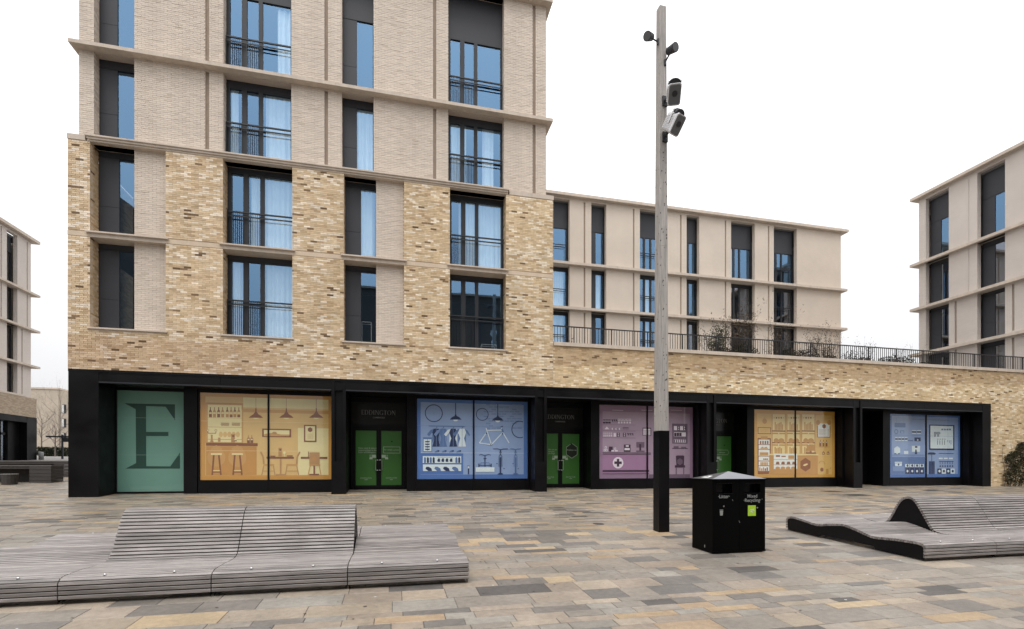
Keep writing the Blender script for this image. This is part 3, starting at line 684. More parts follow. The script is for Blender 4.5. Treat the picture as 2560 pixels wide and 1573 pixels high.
p.circ(1312, 832, 17, bD); p.circ(1312, 832, 9, bL); p.circ(1235, 652, 12, bD); p.circ(1487, 660, 12, bD); p.line([(1455, 552), (1495, 540)], 14, bD); p.line([(1478, 580), (1500, 640)], 24, bM)
p.line([(1122, 998), (1150, 985), (1212, 1002), (1275, 985), (1300, 998)], 9, bD); p.line([(1212, 1000), (1212, 1180)], 12, bD); p.rect(1190, 1044, 1236, 1056, bD); p.line([(1115, 1158), (1310, 1158)], 10, bD); p.line([(1140, 1150), (1150, 1115), (1275, 1115), (1288, 1150)], 7, bM)
for xx in (1116, 1308): p.rect(xx - 8, 1130, xx + 8, 1184, bD)
p.rect(1065, 1186, 1360, 1258, bL)
for xx, c2, e in ((1455, bD, 1.0), (1693, bM, .72)):
    p.line([(xx - 116 * e, 897), (xx - 40 * e, 897), (xx, 912), (xx + 40 * e, 900), (xx + 116 * e, 897)], 11, c2); p.line([(xx, 905), (xx, 990)], 16, c2); p.ring(xx, 954, 17, 6, c2)
    p.rect(xx - 12, 1030, xx + 12, 1290, c2); p.line([(xx - 24, 1180), (xx - 22, 1010), (xx, 990), (xx + 22, 1010), (xx + 24, 1180)], 8, c2); p.rect(xx - 70 * e, 1125, xx - 44 * e, 1134, bD); p.rect(xx + 44 * e, 1204, xx + 70 * e, 1213, bD); p.poly([(xx - 48, 1298), (xx - 24, 1278), (xx + 24, 1278), (xx + 48, 1298)], c2)
p.seam(200, 958, 1822, bL); p.seam(145, 528, 1822, bT)
p.build('window_graphic', wb)

# bay 3: chemist
pillar(8.16, 8.50)
wp = shop_window(8.55, 13.06, .49, 3.66, [10.81])
p = Print(GP, 1490, 1000, .13889)
uB, uW, uD, uM, uL, uC = pm('mauve_edge', 136, 106, 134), pm('mauve_wall', 156, 132, 154), pm('mauve_dark', 62, 38, 62), pm('mauve_mid', 104, 82, 104), pm('mauve_light', 208, 196, 208), pm('mauve_counter', 150, 108, 146)
p.raw(rc(8.55, .49, 13.06, 3.66), uB); p.rect(118, 205, 1690, 1340, uW); p.rect(118, 985, 955, 1340, uC); p.rect(955, 1340, 1690, 1410, uM)
for x0 in (290, 815, 1345): p.rect(x0, 180, x0 + 200, 192, uL)
for yy in (440, 550, 675): p.rect(118, yy, 712, yy + 16, uM)
for i in range(3): p.rect(125 + 48 * i, 352, 168 + 48 * i, 426, uD); p.rect(125 + 48 * i, 375, 168 + 48 * i, 386, uL)
for i in range(3): p.poly([(275 + 38 * i, 352), (308 + 38 * i, 352), (308 + 38 * i, 410)], uD)
for i in range(5): p.rect(394 + 50 * i, 340, 430 + 50 * i, 378, uL); p.circ(412 + 50 * i, 358, 9, uD); p.rect(398 + 50 * i, 392, 426 + 50 * i, 424, uL)
p.poly([(150, 530), (195, 478), (240, 530)], uL)
for i in range(3): p.circ(300 + 65 * i, 522, 18, uL); p.circ(310 + 65 * i, 522, 9, uD)
for i in range(2): p.rect(478, 490 + 26 * i, 588, 502 + 26 * i, uD)
for i in range(5): p.rect(135 + 34 * i, 590, 152 + 34 * i, 608, uL); p.rect(135 + 34 * i, 625, 152 + 34 * i, 660, uL)
for xx in (375, 485): p.rect(xx, 592, xx + 50, 665, uD); p.circ(xx + 25, 612, 10, uL); p.circ(xx + 25, 645, 10, uL)
p.rect(316, 595, 360, 662, uL)
for i in range(3): p.poly([(555 + 40 * i, 600), (590 + 40 * i, 600), (590 + 40 * i, 650)], uD)
p.rect(838, 500, 992, 645, uD); p.rect(850, 516, 978, 636, uL)
for i in range(4): p.rect(862, 548 + 22 * i, 965, 556 + 22 * i, uD)
for (x0, y0, x1, y1, c) in ((230, 840, 300, 932, uD), (275, 902, 325, 930, uL), (340, 902, 390, 930, uL), (500, 803, 620, 935, uD), (512, 866, 606, 905, uL), (535, 815, 588, 845, uL), (725, 758, 868, 860, uM), (778, 795, 812, 910, uD), (722, 910, 875, 938, uM)): p.rect(x0, y0, x1, y1, c)
for xx, yy in ((175, 855), (157, 905), (190, 905), (342, 880)): p.circ(xx, yy, 20, uL); p.circ(xx, yy, 8, uD)
p.rect(118, 940, 985, 986, uM); p.rect(118, 975, 985, 988, uD); p.circ(396, 1132, 95, uL, 36); p.rect(328, 1108, 462, 1154, uD); p.rect(374, 1062, 416, 1202, uD)
p.rect(118, 1262, 955, 1294, uD); p.rect(118, 1318, 955, 1338, uM)
p.rect(1370, 425, 1645, 790, uM)
for k, yy in enumerate((470, 582, 712)): p.rect(1400, yy, 1615, yy + (78 if k < 2 else 56), uL)
for i in range(2): p.rect(1458 + 108 * i, 472, 1508 + 108 * i, 546, uD); p.circ(1483 + 108 * i, 492, 10, uL); p.circ(1483 + 108 * i, 528, 10, uL)
for i in range(3): p.rect(1405 + 46 * i, 592, 1446 + 46 * i, 654, uD)
for i in range(6): p.rect(1405 + 36 * i, 716, 1424 + 36 * i, 764, uD if i < 2 else uM)
p.rect(1368, 866, 1648, 880, uD); p.rect(1395, 832, 1485, 866, uM); p.rect(1530, 842, 1620, 866, uM)
p.poly([(1435, 1010), (1455, 1000), (1570, 1000), (1588, 1010), (1580, 1180), (1445, 1180)], uD); p.hexa(1508, 1112, 56, uM); p.rect(1416, 1175, 1602, 1218, uD); p.rect(1432, 1220, 1452, 1338, uM); p.rect(1566, 1220, 1588, 1338, uM)
p.seam(80, 540, 1690, uB); p.seam(80, 968, 1690, uW); p.build('window_graphic', wp)

# bay 4: bakery
pillar(15.83, 16.18)
wk = shop_window(16.23, 20.78, .49, 3.66, [18.50])
p = Print(GP, 1880, 1010, .12896)
yB, yW, yD, yM, yL, yT = pm('honey_edge', 200, 146, 48), pm('honey_wall', 208, 168, 92), pm('honey_dark', 140, 80, 32), pm('honey_mid', 186, 134, 62), pm('honey_light', 226, 218, 208), pm('honey_cream', 220, 192, 130)
p.raw(rc(16.23, .49, 20.78, 3.66), yB); p.rect(95, 185, 1550, 1365, yW)
p.circ(245, 335, 44, yM); p.rect(242, 250, 248, 300, yM); p.rect(110, 450, 370, 586, yD); p.rect(124, 464, 356, 572, yW)
for j in range(3): p.rect(160, 490 + 22 * j, 320, 496 + 22 * j, yM)
for i in range(3):
    x0 = 398 + 286 * i; p.rect(x0, 200, x0 + 240, 962, yT); p.rect(x0 - 14, 200, x0, 962, yM); p.rect(x0 + 240, 200, x0 + 254, 962, yM)
    for yy in (512, 560, 738, 784): p.rect(x0 - 6, yy, x0 + 246, yy + 28, yD if yy in (512, 738) else yM)
    for yy in (570, 796): p.circ(x0 + 120, yy, 10, yL)
    for j in range(6): p.rect(x0 + 42 + 28 * j, 350 + 15 * ((j * 7) % 4), x0 + 62 + 28 * j, 508, yM)
    for j in range(5): p.rect(x0 + 40 + 30 * j, 835 + 12 * ((j * 5) % 3), x0 + 62 + 30 * j, 962, yM)
    p.circ(x0 + 70, 712, 48, yM, ry=40); p.circ(x0 + 170, 716, 58, yM, ry=42)
    for j, r in enumerate((8, 14, 16, 14, 8)): p.circ(x0 + 30 + 46 * j, 270, r, yD if j in (1, 3) else yM)
p.rect(106, 660, 362, 1330, yD); p.rect(126, 690, 340, 1300, yL); p.rect(168, 628, 298, 690, yM); p.rect(106, 1312, 325, 1362, yD)
for yy in (782, 876, 1006, 1100, 1192): p.rect(120, yy, 345, yy + 14, yD)
for j in range(4): p.rect(150 + 46 * j, 718, 178 + 46 * j, 780, yD)
p.poly([(150, 870), (195, 830), (230, 850), (272, 830), (315, 870)], yM); p.rect(148, 938, 312, 1000, yM)
for j in range(3): p.circ(228 + 32 * j, 1072, 14, yD)
for j in range(5): p.rect(160 + 30 * j, 1130, 184 + 30 * j, 1190, yM); p.rect(135 + 36 * j, 1230 + 20 * (j % 2), 160 + 36 * j, 1296, yD if j > 2 else yM)
p.rect(330, 965, 1285, 998, yT); p.rect(330, 998, 1272, 1365, yM); p.rect(418, 962, 874, 1262, yL)
for yy in (1072, 1178): p.rect(418, yy, 874, yy + 8, yD)
p.rect(458, 992, 540, 1028, yD); p.rect(566, 1008, 650, 1030, yD); p.rect(700, 1000, 812, 1066, yM)
for j in range(4): p.poly([(455 + 105 * j, 1172), (470 + 105 * j, 1120), (520 + 105 * j, 1120), (530 + 105 * j, 1172)], yD)
for j in range(4): p.circ(495 + 100 * j, 1245, 44, yM, ry=26)
p.hexa(1032, 1178, 112, yD); p.poly([(985, 1195), (1000, 1172), (1050, 1155), (1080, 1160), (1070, 1182), (1020, 1205)], yT)
p.rect(1055, 795, 1220, 908, yM); p.rect(1125, 908, 1150, 945, yD); p.rect(1040, 940, 1238, 966, yD)
p.rect(1262, 420, 1512, 650, yD); p.poly([(1272, 380), (1502, 380), (1502, 638), (1272, 638)], yL); p.hexa(1392, 434, 38, yD)
for xx in (1275, 1492): p.circ(xx, 362, 40, yM)
for j in range(6): p.rect(1290, 490 + 22 * j, 1420, 497 + 22 * j, yD); p.rect(1462, 496 + 22 * j, 1488, 502 + 22 * j, yD)
for xx in (1320, 1380, 1440): p.rect(xx - 16, 752, xx + 16, 822, yD); p.poly([(xx - 16, 752), (xx - 5, 725), (xx - 5, 700), (xx + 5, 700), (xx + 5, 725), (xx + 16, 752)], yD); p.circ(xx, 745, 9, yL)
p.rect(1290, 828, 1500, 838, yM)
for xx in (1378, 1468): p.poly([(xx - 20, 980), (xx - 20, 945), (xx, 915), (xx + 24, 945), (xx + 24, 980)], yD); p.circ(xx, 958, 10, yL)
p.line([(1285, 1160), (1310, 1120), (1345, 1105), (1385, 1120), (1410, 1165)], 10, yM); p.hexa(1350, 1272, 34, yD); p.rect(1430, 1260, 1478, 1360, yM); p.line([(1505, 1260), (1528, 1236)], 8, yD)
p.seam(50, 550, 1550, yT); p.seam(50, 992, 1550, yT); p.build('window_graphic', wk)

# bay 5: hardware shop
pillar(23.62, 24.02)
part(tower, 'shop_panel', M_BLACK, (21.45, 23.63, DP - .02, DP + .1, gz(DP) - .08, 3.78))
wh = shop_window(24.08, 28.68, .46, 3.64, [26.40])
p = Print(GP, 2210, 1020, .12232)
p.raw(rc(24.08, .46, 28.68, 3.64), bB); p.rect(160, 160, 1510, 1350, bW)
p.rect(215, 305, 440, 400, bM); p.line([(255, 205), (255, 305)], 5, bM); p.line([(405, 205), (405, 305)], 5, bM); p.rect(575, 236, 1340, 250, bM)
for a, c, yy in ((210, 430, 548), (565, 770, 552), (210, 770, 702)): p.rect(a, yy, c, yy + 8, bM)
p.ring(250, 485, 40, 14, bM); p.rect(330, 460, 412, 520, bM); p.rect(345, 475, 400, 515, bW)
for a, n, yy in ((572, 2, 456), (228, 4, 600)):
    for i in range(n):
        ww = 85 if n == 2 else 52; x0 = a + i * (ww + 14); p.rect(x0, yy, x0 + ww, yy + 74, bL); p.rect(x0, yy + 18, x0 + ww, yy + 54, bD)
p.rect(485, 655, 590, 682, bM); p.rect(622, 604, 748, 682, bD); p.circ(688, 655, 14, bL)
p.hexa(268, 868, 70, bL); p.poly([(205, 945), (230, 920), (268, 942), (306, 920), (330, 945)], bD)
for xx in (430, 475): p.rect(xx - 22, 878, xx + 20, 942, bL); p.rect(xx - 20, 856, xx + 18, 866, bM)
p.rect(568, 775, 735, 898, bL); p.rect(632, 780, 680, 816, bD); p.poly([(638, 850), (664, 850), (676, 945), (628, 945)], bD)
p.rect(160, 948, 838, 990, bT); p.rect(160, 1000, 838, 1350, bM); p.poly([(215, 1102), (370, 1102), (360, 1188), (228, 1188)], bL); p.rect(215, 1122, 370, 1132, bM); p.circ(297, 1158, 16, bD); p.rect(180, 1195, 415, 1290, bT)
for i in range(4): p.rect(432 + 98 * i, 1148, 518 + 98 * i, 1208, bL); p.circ(478 + 98 * i, 1178, 20, bD); p.rect(432 + 98 * i, 1222, 518 + 98 * i, 1348, bD); p.circ(478 + 98 * i, 1292, 20, bL)
p.rect(920, 340, 1436, 865, bD); p.rect(945, 362, 1410, 832, bL)
for i in range(6): p.rect(1022 + 22 * i, 488, 1034 + 22 * i, 590 - 50 * (i % 3 == 2), bD)
p.rect(968, 655, 1390, 662, bM); p.rect(1080, 455, 1400, 460, bM)
for i in range(4): p.rect(1085 + 48 * i, 632, 1110 + 48 * i, 645, bD); p.rect(1086 + 48 * i, 662, 1096 + 48 * i, 755, bD); p.rect(1170 + 52 * i, 425, 1210 + 52 * i, 456, bM)
for i in range(3): p.rect(1292 + 34 * i, 660, 1302 + 34 * i, 695 + 26 * i, bM)
p.poly([(885, 935), (925, 910), (1020, 910), (1058, 935), (1040, 955), (890, 950)], bD); p.rect(968, 955, 978, 1085, bD); p.rect(915, 1090, 1032, 1350, bD); 
for i in range(3): p.rect(938 + 30 * i, 1100, 944 + 30 * i, 1345, bM)
p.rect(1112, 926, 1420, 938, bD); p.rect(1118, 1088, 1420, 1100, bD)
for i in range(3): p.rect(1115 + 104 * i, 1018, 1195 + 104 * i, 1048, bL)
for i in range(6): p.rect(1140 + 50 * i, 1104, 1148 + 50 * i, 1150, bD); p.circ(1146 + 50 * i, 1190, 14, bD)
for i in range(4): p.rect(1088 + 90 * i, 1240, 1170 + 90 * i, 1345, bD if i % 2 == 0 else bL); p.circ(1130 + 90 * i, 1292, 22, bL if i % 2 == 0 else bD)
p.seam(110, 560, 1510, bT); p.build('window_graphic', wh)
part(tower, 'shop_panel', M_BLACK, (5.44, 5.52, P0 + .6, GP + .1, gz(GP) - .05, 3.78)); part(tower, 'shop_panel', M_BLACK, (28.74, 28.95, P0 + .5, GP + .1, gz(GP) - .05, 3.78))
part(tower, 'shop_panel', M_BLACK, (20.84, 20.97, P0 + .5, GP + .1, gz(GP) - .05, 3.78)); part(tower, 'shop_panel', M_BLACK, (13.11, 13.2, P0 + .5, GP + .1, gz(GP) - .05, 3.78))

# glazed double doors of the three middle bays
def doors(x0, variant):
    x1 = x0 + 2.13; zb = gz(DP) + .03; zt = 2.53; xm = (x0 + x1) / 2; Y = DP
    part(tower, 'door_frame', M_BLACK, (x0, x1, Y - .05, Y + .1, 2.53, 2.68), (x0, x0 + .08, Y - .05, Y + .1, zb, 2.53), (x1 - .08, x1, Y - .05, Y + .1, zb, 2.53), (x0, x1, Y - .05, Y + .1, 3.58, 3.78))
    tr = part(tower, 'transom_panel', mat('dark_glass_panel', (.012, .014, .0135), .25, spec=.4), (x0, x1, Y, Y + .05, 2.68, 3.58))
    p = Print(Y - .002); p.word(xm, 3.09, 'EDDINGTON', 1.35, M_LETTERD)
    vs, fs = text_geo('CAMBRIDGE', .085, bold=.001); p.mb.add([(xm + v[0], Y - .004, 2.95 + v[1]) for v in vs], fs, M_LETTERD); p.build('lettering', tr)
    for k, (a, c) in enumerate(((x0 + .085, xm - .004), (xm + .004, x1 - .085))):
        s = .09; b = MB()
        b.box(a, a + s, Y - .03, Y + .04, zb, zt); b.box(c - s, c, Y - .03, Y + .04, zb, zt); b.box(a + s, c - s, Y - .03, Y + .04, zb, zb + .14); b.box(a + s, c - s, Y - .03, Y + .04, zt - .08, zt)
        lf = b.build('door_leaf', M_BLACK, tower)
        part(lf, 'pane', M_GREEN, (a + s, c - s, Y - .002, Y + .02, zb + .14, zt - .08))
        p = Print(Y - .006); cx = (a + c) / 2
        p.word(cx, zb + .40, 'EDDINGTON', .44, M_GREENL); p.raw(rc(cx - .06, zb + .355, cx + .06, zb + .37), M_GREENL); p.build('brand_lettering', lf)
        def tx(s_, X, Z, size, al='CENTER'):
            p.n += 1; vs, fs = text_geo(s_, size, al); MB().add([(X + v[0], p.Y - .0001 * p.n, Z + v[1]) for v in vs], fs, M_GREENL).build('lettering', None, lf)
        sx = c - s - .26 if k == 0 else a + s + .02                        # fire door notice
        p.raw(rc(sx, 1.36, sx + .24, 1.48), M_GREENL); cx2 = sx + .05 if k == 0 else sx + .19
        p.raw(rc(cx2 - .06, 1.30, cx2 + .06, 1.36), M_GREENL)
        for q in ring(cx2, 1.43, .045, .045, .02): p.raw(q, M_GREEN)
        p.raw(rc(cx2 - .008, 1.40, cx2 + .008, 1.46), M_GREEN); p.build('fire_notice', lf)
        if k == 0:
            if variant == 0: tt = ('New retail & leisure', 'opportunities in the', 'heart of Eddington.')
            else: tt = ('We are on', 'the plot', 'of village')
            for j, s_ in enumerate(tt): tx(s_, a + s + .10 if variant == 0 else c - s - .45, 1.72 - .085 * j, .088, 'LEFT')
        elif variant == 0:
            p.raw(rc(a + s + .08, 1.545, c - s - .05, 1.81), M_GREEN)
            for q in (rc(a + s + .08, 1.545, c - s - .05, 1.56), rc(a + s + .08, 1.795, c - s - .05, 1.81), rc(a + s + .08, 1.56, a + s + .095, 1.795), rc(c - s - .065, 1.56, c - s - .05, 1.795)): p.raw(q, M_GREENL)
            tx('For details contact:', cx + .015, 1.66, .078)
        elif variant == 1:
            hx, hz = cx + .05, 1.70
            p.raw([(hx + .30 * math.sin(R(60 * i)), hz + .34 * math.cos(R(60 * i))) for i in range(6)], M_GREENL); p.raw([(hx + .28 * math.sin(R(60 * i)), hz + .32 * math.cos(R(60 * i))) for i in range(6)], mat('hex_dark', (.01, .018, .01), .5)); tx('Follow us', hx, hz, .11)
        else:
            p.line_w = None
            for q in ([(a + s, 1.80), (cx + .2, 1.80), (cx + .27, 1.68), (cx + .2, 1.56), (a + s, 1.56)],): p.raw(q, M_GREENL)
            p.raw([(a + s, 1.785), (cx + .193, 1.785), (cx + .255, 1.68), (cx + .193, 1.575), (a + s, 1.575)], M_GREEN); tx('eddington', cx - .1, 1.65, .08)
        if p.mb.v: p.build('message_border', lf)
        if k == 1: p.raw([(cx + .02 + .028 * math.cos(R(30 * i)), 2.02 + .028 * math.sin(R(30 * i))) for i in range(12)], M_BLACK)
        if p.mb.v: p.build('spy_hole', lf)
        hx = c - .03 if k == 0 else a + .03; hx2 = hx - .09 if k == 0 else hx + .09
        b = MB(); b.tube([(hx, Y - .03, 1.27), (hx, Y - .09, 1.27), (hx2, Y - .10, 1.27), (hx2, Y - .10, .86), (hx, Y - .09, .86), (hx, Y - .03, .86)], .014, 8); b.build('handle', M_STEEL, lf)
for i, x0 in enumerate((-1.66, 6.02, 13.72)): doors(x0, i)
part(tower, 'shop_back_wall', M_BLACK, (-10.2, 29.4, DP + .3, DP + .4, gz(DP) - .1, 3.9))
# podium coping, terrace
x = XR + .02
while x < XE - 1: part(tower, 'parapet_coping', M_STONE, (x, x + 2.296, P0 - .055, P0 + .42, 5.865, 6.01)); x += 2.3
part(tower, 'terrace_deck', M_ROOF, (XR + .01, XE, P0 + .42, 60, 5.3, 5.62))

# ------------------------------------------------------------------ terrace railing
rl = thing('terrace_railing', 'dark railing of thin bars along the top of the buff brick podium', 'railing', (20, P0 + .2, 6.01))
rY = P0 + .17
part(rl, 'top_rail', M_RAIL, (XR + .03, XE - .5, rY - .028, rY + .028, 6.69, 6.73)); part(rl, 'bottom_rail', M_RAIL, (XR + .03, XE - .5, rY - .015, rY + .015, 6.045, 6.065))
bm_ = MB(); bm_.box(-.007, .007, -.012, .012, 6.065, 6.69); bme = None; x = XR + .12; i = 0
pst = MB(); pst.box(-.012, .012, -.03, .03, 6.005, 6.69)
def share(mb, name, m):
    o = mb.build(name, m); me = o.data; bpy.data.objects.remove(o); return me
bme = share(bm_, 'baluster', M_RAIL); pme = share(pst, 'post', M_RAIL)
while x < XE - .5:
    o = link('post' if i % 14 == 7 else 'baluster', pme if i % 14 == 7 else bme, rl, loc=(x, rY, 0)); x += .118; i += 1

# ------------------------------------------------------------------ rear wing on the terrace
WY = 32.45; WF = Fac('front', WY); K = WY / 33.5
wing = thing('apartment_building', 'lower pale brick wing behind the railed terrace, six window bays wide', 'building', (20, 38, 5.62))
WB = [(9.6, 11.56, 'S'), (13.27, 14.25, 'N'), (16.94, 18.9, 'J'), (20.64, 21.54, 'N'), (24.33, 26.24, 'J'), (28.04, 29.98, 'J')]
WG = [(12.71, 12.83), (16.40, 16.52), (20.11, 20.23), (23.80, 23.92), (27.52, 27.64)]
wh_ = [(a, c + .13, z0, z1) for a, c, k in WB for z0, z1 in ((5.62, 8.56), (8.74, 11.70), (11.88, 14.74), (14.92, 19.25))]
gh = [(a, c, z0, z1) for a, c in WG for z0, z1 in ((8.9, 11.6), (12.0, 14.7), (14.92, 19.2))]
mb = MB(); wall(WF, 5, 34.22, 5.3, 19.6, wh_ + gh, mb, th=.3); mb.build('pale_wall', M_WINGW, wing)
for a, c, z0, z1 in gh: mb = MB(); WF.box(mb, a, c, z0, z1, .05, .08); mb.build('recessed_joint', M_STONEG, wing)
part(wing, 'side_wall', M_SIDEW, (34.02, 34.22, WY + .31, WY + 12, 5.3, 19.6)); part(wing, 'roof', M_ROOF, (5, 34, WY + .32, WY + 12, 19.2, 19.4)); part(wing, 'room_wall', M_ROOM, (5.2, 34.0, WY + 3.2, WY + 3.4, 5.5, 19.2))
part(wing, 'room_floor', M_FLOOR, *[(5.2, 34.0, WY + .62, WY + 3.2, z - .35, z - .04) for z in (8.72, 11.87, 14.92, 18.2)])
for z in (8.72, 11.87, 14.92): part(wing, 'stone_band', M_STONE, (5, 34.57, WY - .27, WY + .55, z - .17, z), (34.225, 34.57, WY + .55, WY + 12, z - .17, z))
part(wing, 'cornice', M_STONE, (5, 34.67, WY - .30, WY + .5, 19.38, 19.56), (34.225, 34.67, WY + .5, WY + 12, 19.38, 19.56)); part(wing, 'cornice', M_STONE, (5, 34.6, WY - .22, WY + .3, 19.56, 19.62))
for i, (a, c, kd) in enumerate(WB):
    for k, (z0, z1) in enumerate(((5.62, 8.56), (8.74, 11.70), (11.88, 14.74), (14.94, 19.25))):
        gt = (8.30, 11.45, 14.50, 17.42)[k]; cu = None
        if (i, k) in ((0, 1), (0, 2), (1, 2)): cu = [(a + .1 + (c - a) * .3 * (i == 1), c - .1)]
        if i == 2 and k < 3: cu = [(a + .6, a + 1.0)]
        if i == 4 and k == 3: cu = [(a + .1, a + .5)]
        gl = M_GLASSD if (i >= 3 and k < 2) or (i == 4 and k == 2) or (i == 5 and k < 3) else M_GLASS
        window(wing, WF, a, c + .13, z0 + .02, z1, kd, gt, cu, gl=gl, lamp=(i == 4 and k == 2), w=.42)
        if i in (0, 2, 5): juliet(wing, WF, a + .03, c - .03, z0, z0 + 1.32, .30, [])

# ------------------------------------------------------------------ building at the right end of the terrace
RB = thing('apartment_building', 'pale brick corner block at the far end of the podium, rising past its railing', 'building', (41, 20, 5.62))
RF = Fac('west', 35.0)
RW = [(25.13, 26.38), (22.06, 23.30), (18.9, 20.15)]
rh = [(a, c + .2, z0, z1) for a, c in RW for z0, z1 in ((5.62, 8.58), (8.74, 11.70), (11.88, 14.76), (14.92, 19.1))]
rg = [(24.66, 24.79, 8.9, 11.6), (21.60, 21.72, 8.9, 11.6), (21.60, 21.72, 5.7, 8.5), (24.66, 24.79, 5.7, 8.5), (18.4, 18.5, 8.9, 11.6)]
mb = MB(); wall(RF, 12.0, 27.03, 5.0, 19.3, rh + rg, mb, th=.3); mb.build('pale_wall', M_SIDEW, RB)
for a, c, z0, z1 in rg: mb = MB(); RF.box(mb, a, c, z0, z1, .05, .08); mb.build('recessed_joint', M_STONEG, RB)
part(RB, 'pilaster', M_SIDEW, *[(34.972, 34.999, c, c + .02, 12.0, 14.7) for c in (23.96, 20.9)], *[(34.972, 34.999, c, c + .02, 15.0, 19.0) for c in (23.96, 20.9)])
part(RB, 'end_wall', M_WINGW, (35.31, 46, 26.83, 27.03, 5, 19.3), (35.31, 46, 12.0, 12.2, -.3, 19.3)); part(RB, 'roof', M_ROOF, (35.3, 46, 12.2, 26.8, 19.0, 19.2)); part(RB, 'room_wall', M_ROOM, (38.2, 38.4, 12.2, 26.8, 5.2, 19))
part(RB, 'room_floor', M_FLOOR, *[(35.62, 38.2, 12.2, 26.8, z - .35, z - .04) for z in (8.76, 11.87, 14.93, 18.2)])
for z in (8.76, 11.86, 14.93): part(RB, 'stone_band', M_STONE, (34.72, 35.6, 11.7, 27.45, z - .17, z))
part(RB, 'cornice', M_STONE, (34.68, 35.5, 11.6, 27.4, 19.28, 19.46)); part(RB, 'cornice', M_STONE, (35.5, 46, 26.9, 27.4, 19.28, 19.46))
for i, (a, c) in enumerate(RW):
    for k, (z0, z1) in enumerate(((5.62, 8.58), (8.74, 11.70), (11.88, 14.76), (14.94, 19.1))):
        gt = (8.3, 11.45, 14.45, 17.42)[k]
        window(RB, RF, a, c + .2, z0 + .03, z1, 'N', gt, None, gl=M_GLASS if k == 3 else M_GLASSD, flip=True, w=.42)
        if i == 0:
            b = MB(); RF.box(b, a + .0, a + .10, z0 + .1, gt - .5, .36, .40); b.build('white_blind', M_BLIND, RB)
# ------------------------------------------------------------------ building on the left, across the side street
LB = thing('apartment_building', 'grey pale brick block across the side street, black shop below buff brick', 'building', (-36, 46, gz(46)))
LF = Fac('east', -30.5); lz = [9.73, 12.85, 15.98]
lh = [(48.86, 50.03, 7.1, 9.55), (48.86, 50.03, 9.76, 12.68), (48.86, 50.03, 12.88, 15.8), (48.86, 50.03, 16.0, 20.2)]
lg = [(50.50, 50.62, 7.1, 9.5), (50.50, 50.62, 9.8, 12.6), (51.12, 51.24, 12.9, 15.7), (51.12, 51.24, 16.0, 20.2), (48.2, 48.32, 12.9, 15.7), (48.2, 48.32, 16, 20.2)]
mb = MB(); wall(LF, 36, 51.62, 6.9, 20.4, lh + lg, mb, th=.3); mb.build('pale_wall', M_SIDEW, LB)
for a, c, z0, z1 in lg: mb = MB(); LF.box(mb, a, c, z0, z1, .05, .08); mb.build('recessed_joint', M_STONEG, LB)
part(LB, 'brick_wall', M_SIDEB, (-31, -30.32, 36, 52.0, 5.25, 6.9)); part(LB, 'end_wall', M_FARB, (-44, -30.81, 51.4, 51.62, 6.9, 20.3), (-44, -31.01, 51.7, 51.95, 5.25, 6.9))
part(LB, 'roof', M_ROOF, (-44, -30.9, 36, 51.3, 20.0, 20.2)); part(LB, 'room_wall', M_ROOM, (-34, -33.8, 36, 51.3, 7, 20))
for z in lz: part(LB, 'stone_band', M_STONE, (-30.95, -30.2, 36, 52.3, z - .17, z))
part(LB, 'stone_sill', M_STONE, (-30.9, -30.3, 36, 50.7, 6.905, 7.02))
part(LB, 'cornice', M_STONE, (-31, -30.15, 36, 52.2, 20.42, 20.66))
for k, h in enumerate(lh): window(LB, LF, 48.86, 50.0, h[2] + .02, h[3], 'N', h[3] - (.25 if k < 3 else 1.5), None, gl=M_GLASSD, w=.42, flip=False)
for k, h in enumerate(lh[1:]):
    b = MB(); LF.box(b, 48.95, 49.3, h[2] + .4 + .5 * k, h[2] + 2.1, .37, .40); b.build('white_blind', M_BLIND, LB)
part(LB, 'shop_pier', M_BLACK, (-31.5, -30.35, 50.9, 52.1, gz(51) - .6, 5.25)); part(LB, 'shop_pier', M_BLACK, (-31.5, -30.9, 49.6, 50.9, gz(50) - .6, 5.25)); part(LB, 'shop_fascia', M_BLACK, (-31.5, -30.36, 36, 50.9, 4.75, 5.25))
part(LB, 'shop_frame', M_BLACK, (-31.15, -31.0, 36, 49.6, 3.6, 3.8), (-31.15, -31.0, 48.85, 49.05, 1, 4.75), (-31.15, -31.0, 46.5, 46.7, 1, 4.75))
part(LB, 'pane', M_GLASSD, (-31.10, -31.07, 36, 49.6, 1.2, 4.75)); part(LB, 'room_wall', M_ROOM, (-36, -35.8, 36, 51, .5, 5)); part(LB, 'shop_floor', M_FLOOR, (-35.8, -31.2, 36, 51, .3, 1.2)); 
part(LB, 'shop_end_wall', M_BLACK, (-44, -31.5, 51.8, 52.0, 0, 5.25))

# ------------------------------------------------------------------ far brick house, trees, hedge and street things in the gap
def px_at(x, y, zc):
    d = (x - 1280) / FPX; return (zc * (SY + d * CY), zc * (CY - d * SY), EYE + (HOR - y) / FPX * zc)
FH = thing('brick_house', 'far pale buff brick house with paired windows at the end of the side street', 'house', (-74, 128, 3.2))
c0 = px_at(146, 974, 107); yl = c0[1]
part(FH, 'wall', M_FARB, (c0[0] - 22, c0[0], yl, yl + 12, 2, c0[2])); part(FH, 'parapet', M_STONE, (c0[0] - 22.2, c0[0] + .15, yl - .15, yl + 12, c0[2] + .002, c0[2] + .35))
b = MB(); ex = c0[0] + 16
b.add([(c0[0] + .01, yl + .3, 2), (ex, yl + 9, 2), (ex, yl + 9, c0[2] - 2.6), (c0[0] + .01, yl + .3, c0[2] - .1), (c0[0] + .01, yl + 12, 2), (ex, yl + 18, 2), (ex, yl + 18, c0[2] - 2.6), (c0[0] + .01, yl + 12, c0[2] - .1)],
      [(0, 1, 2, 3), (1, 5, 6, 2), (3, 2, 6, 7), (5, 4, 7, 6)]); b.build('side_wing', M_FARB, FH)
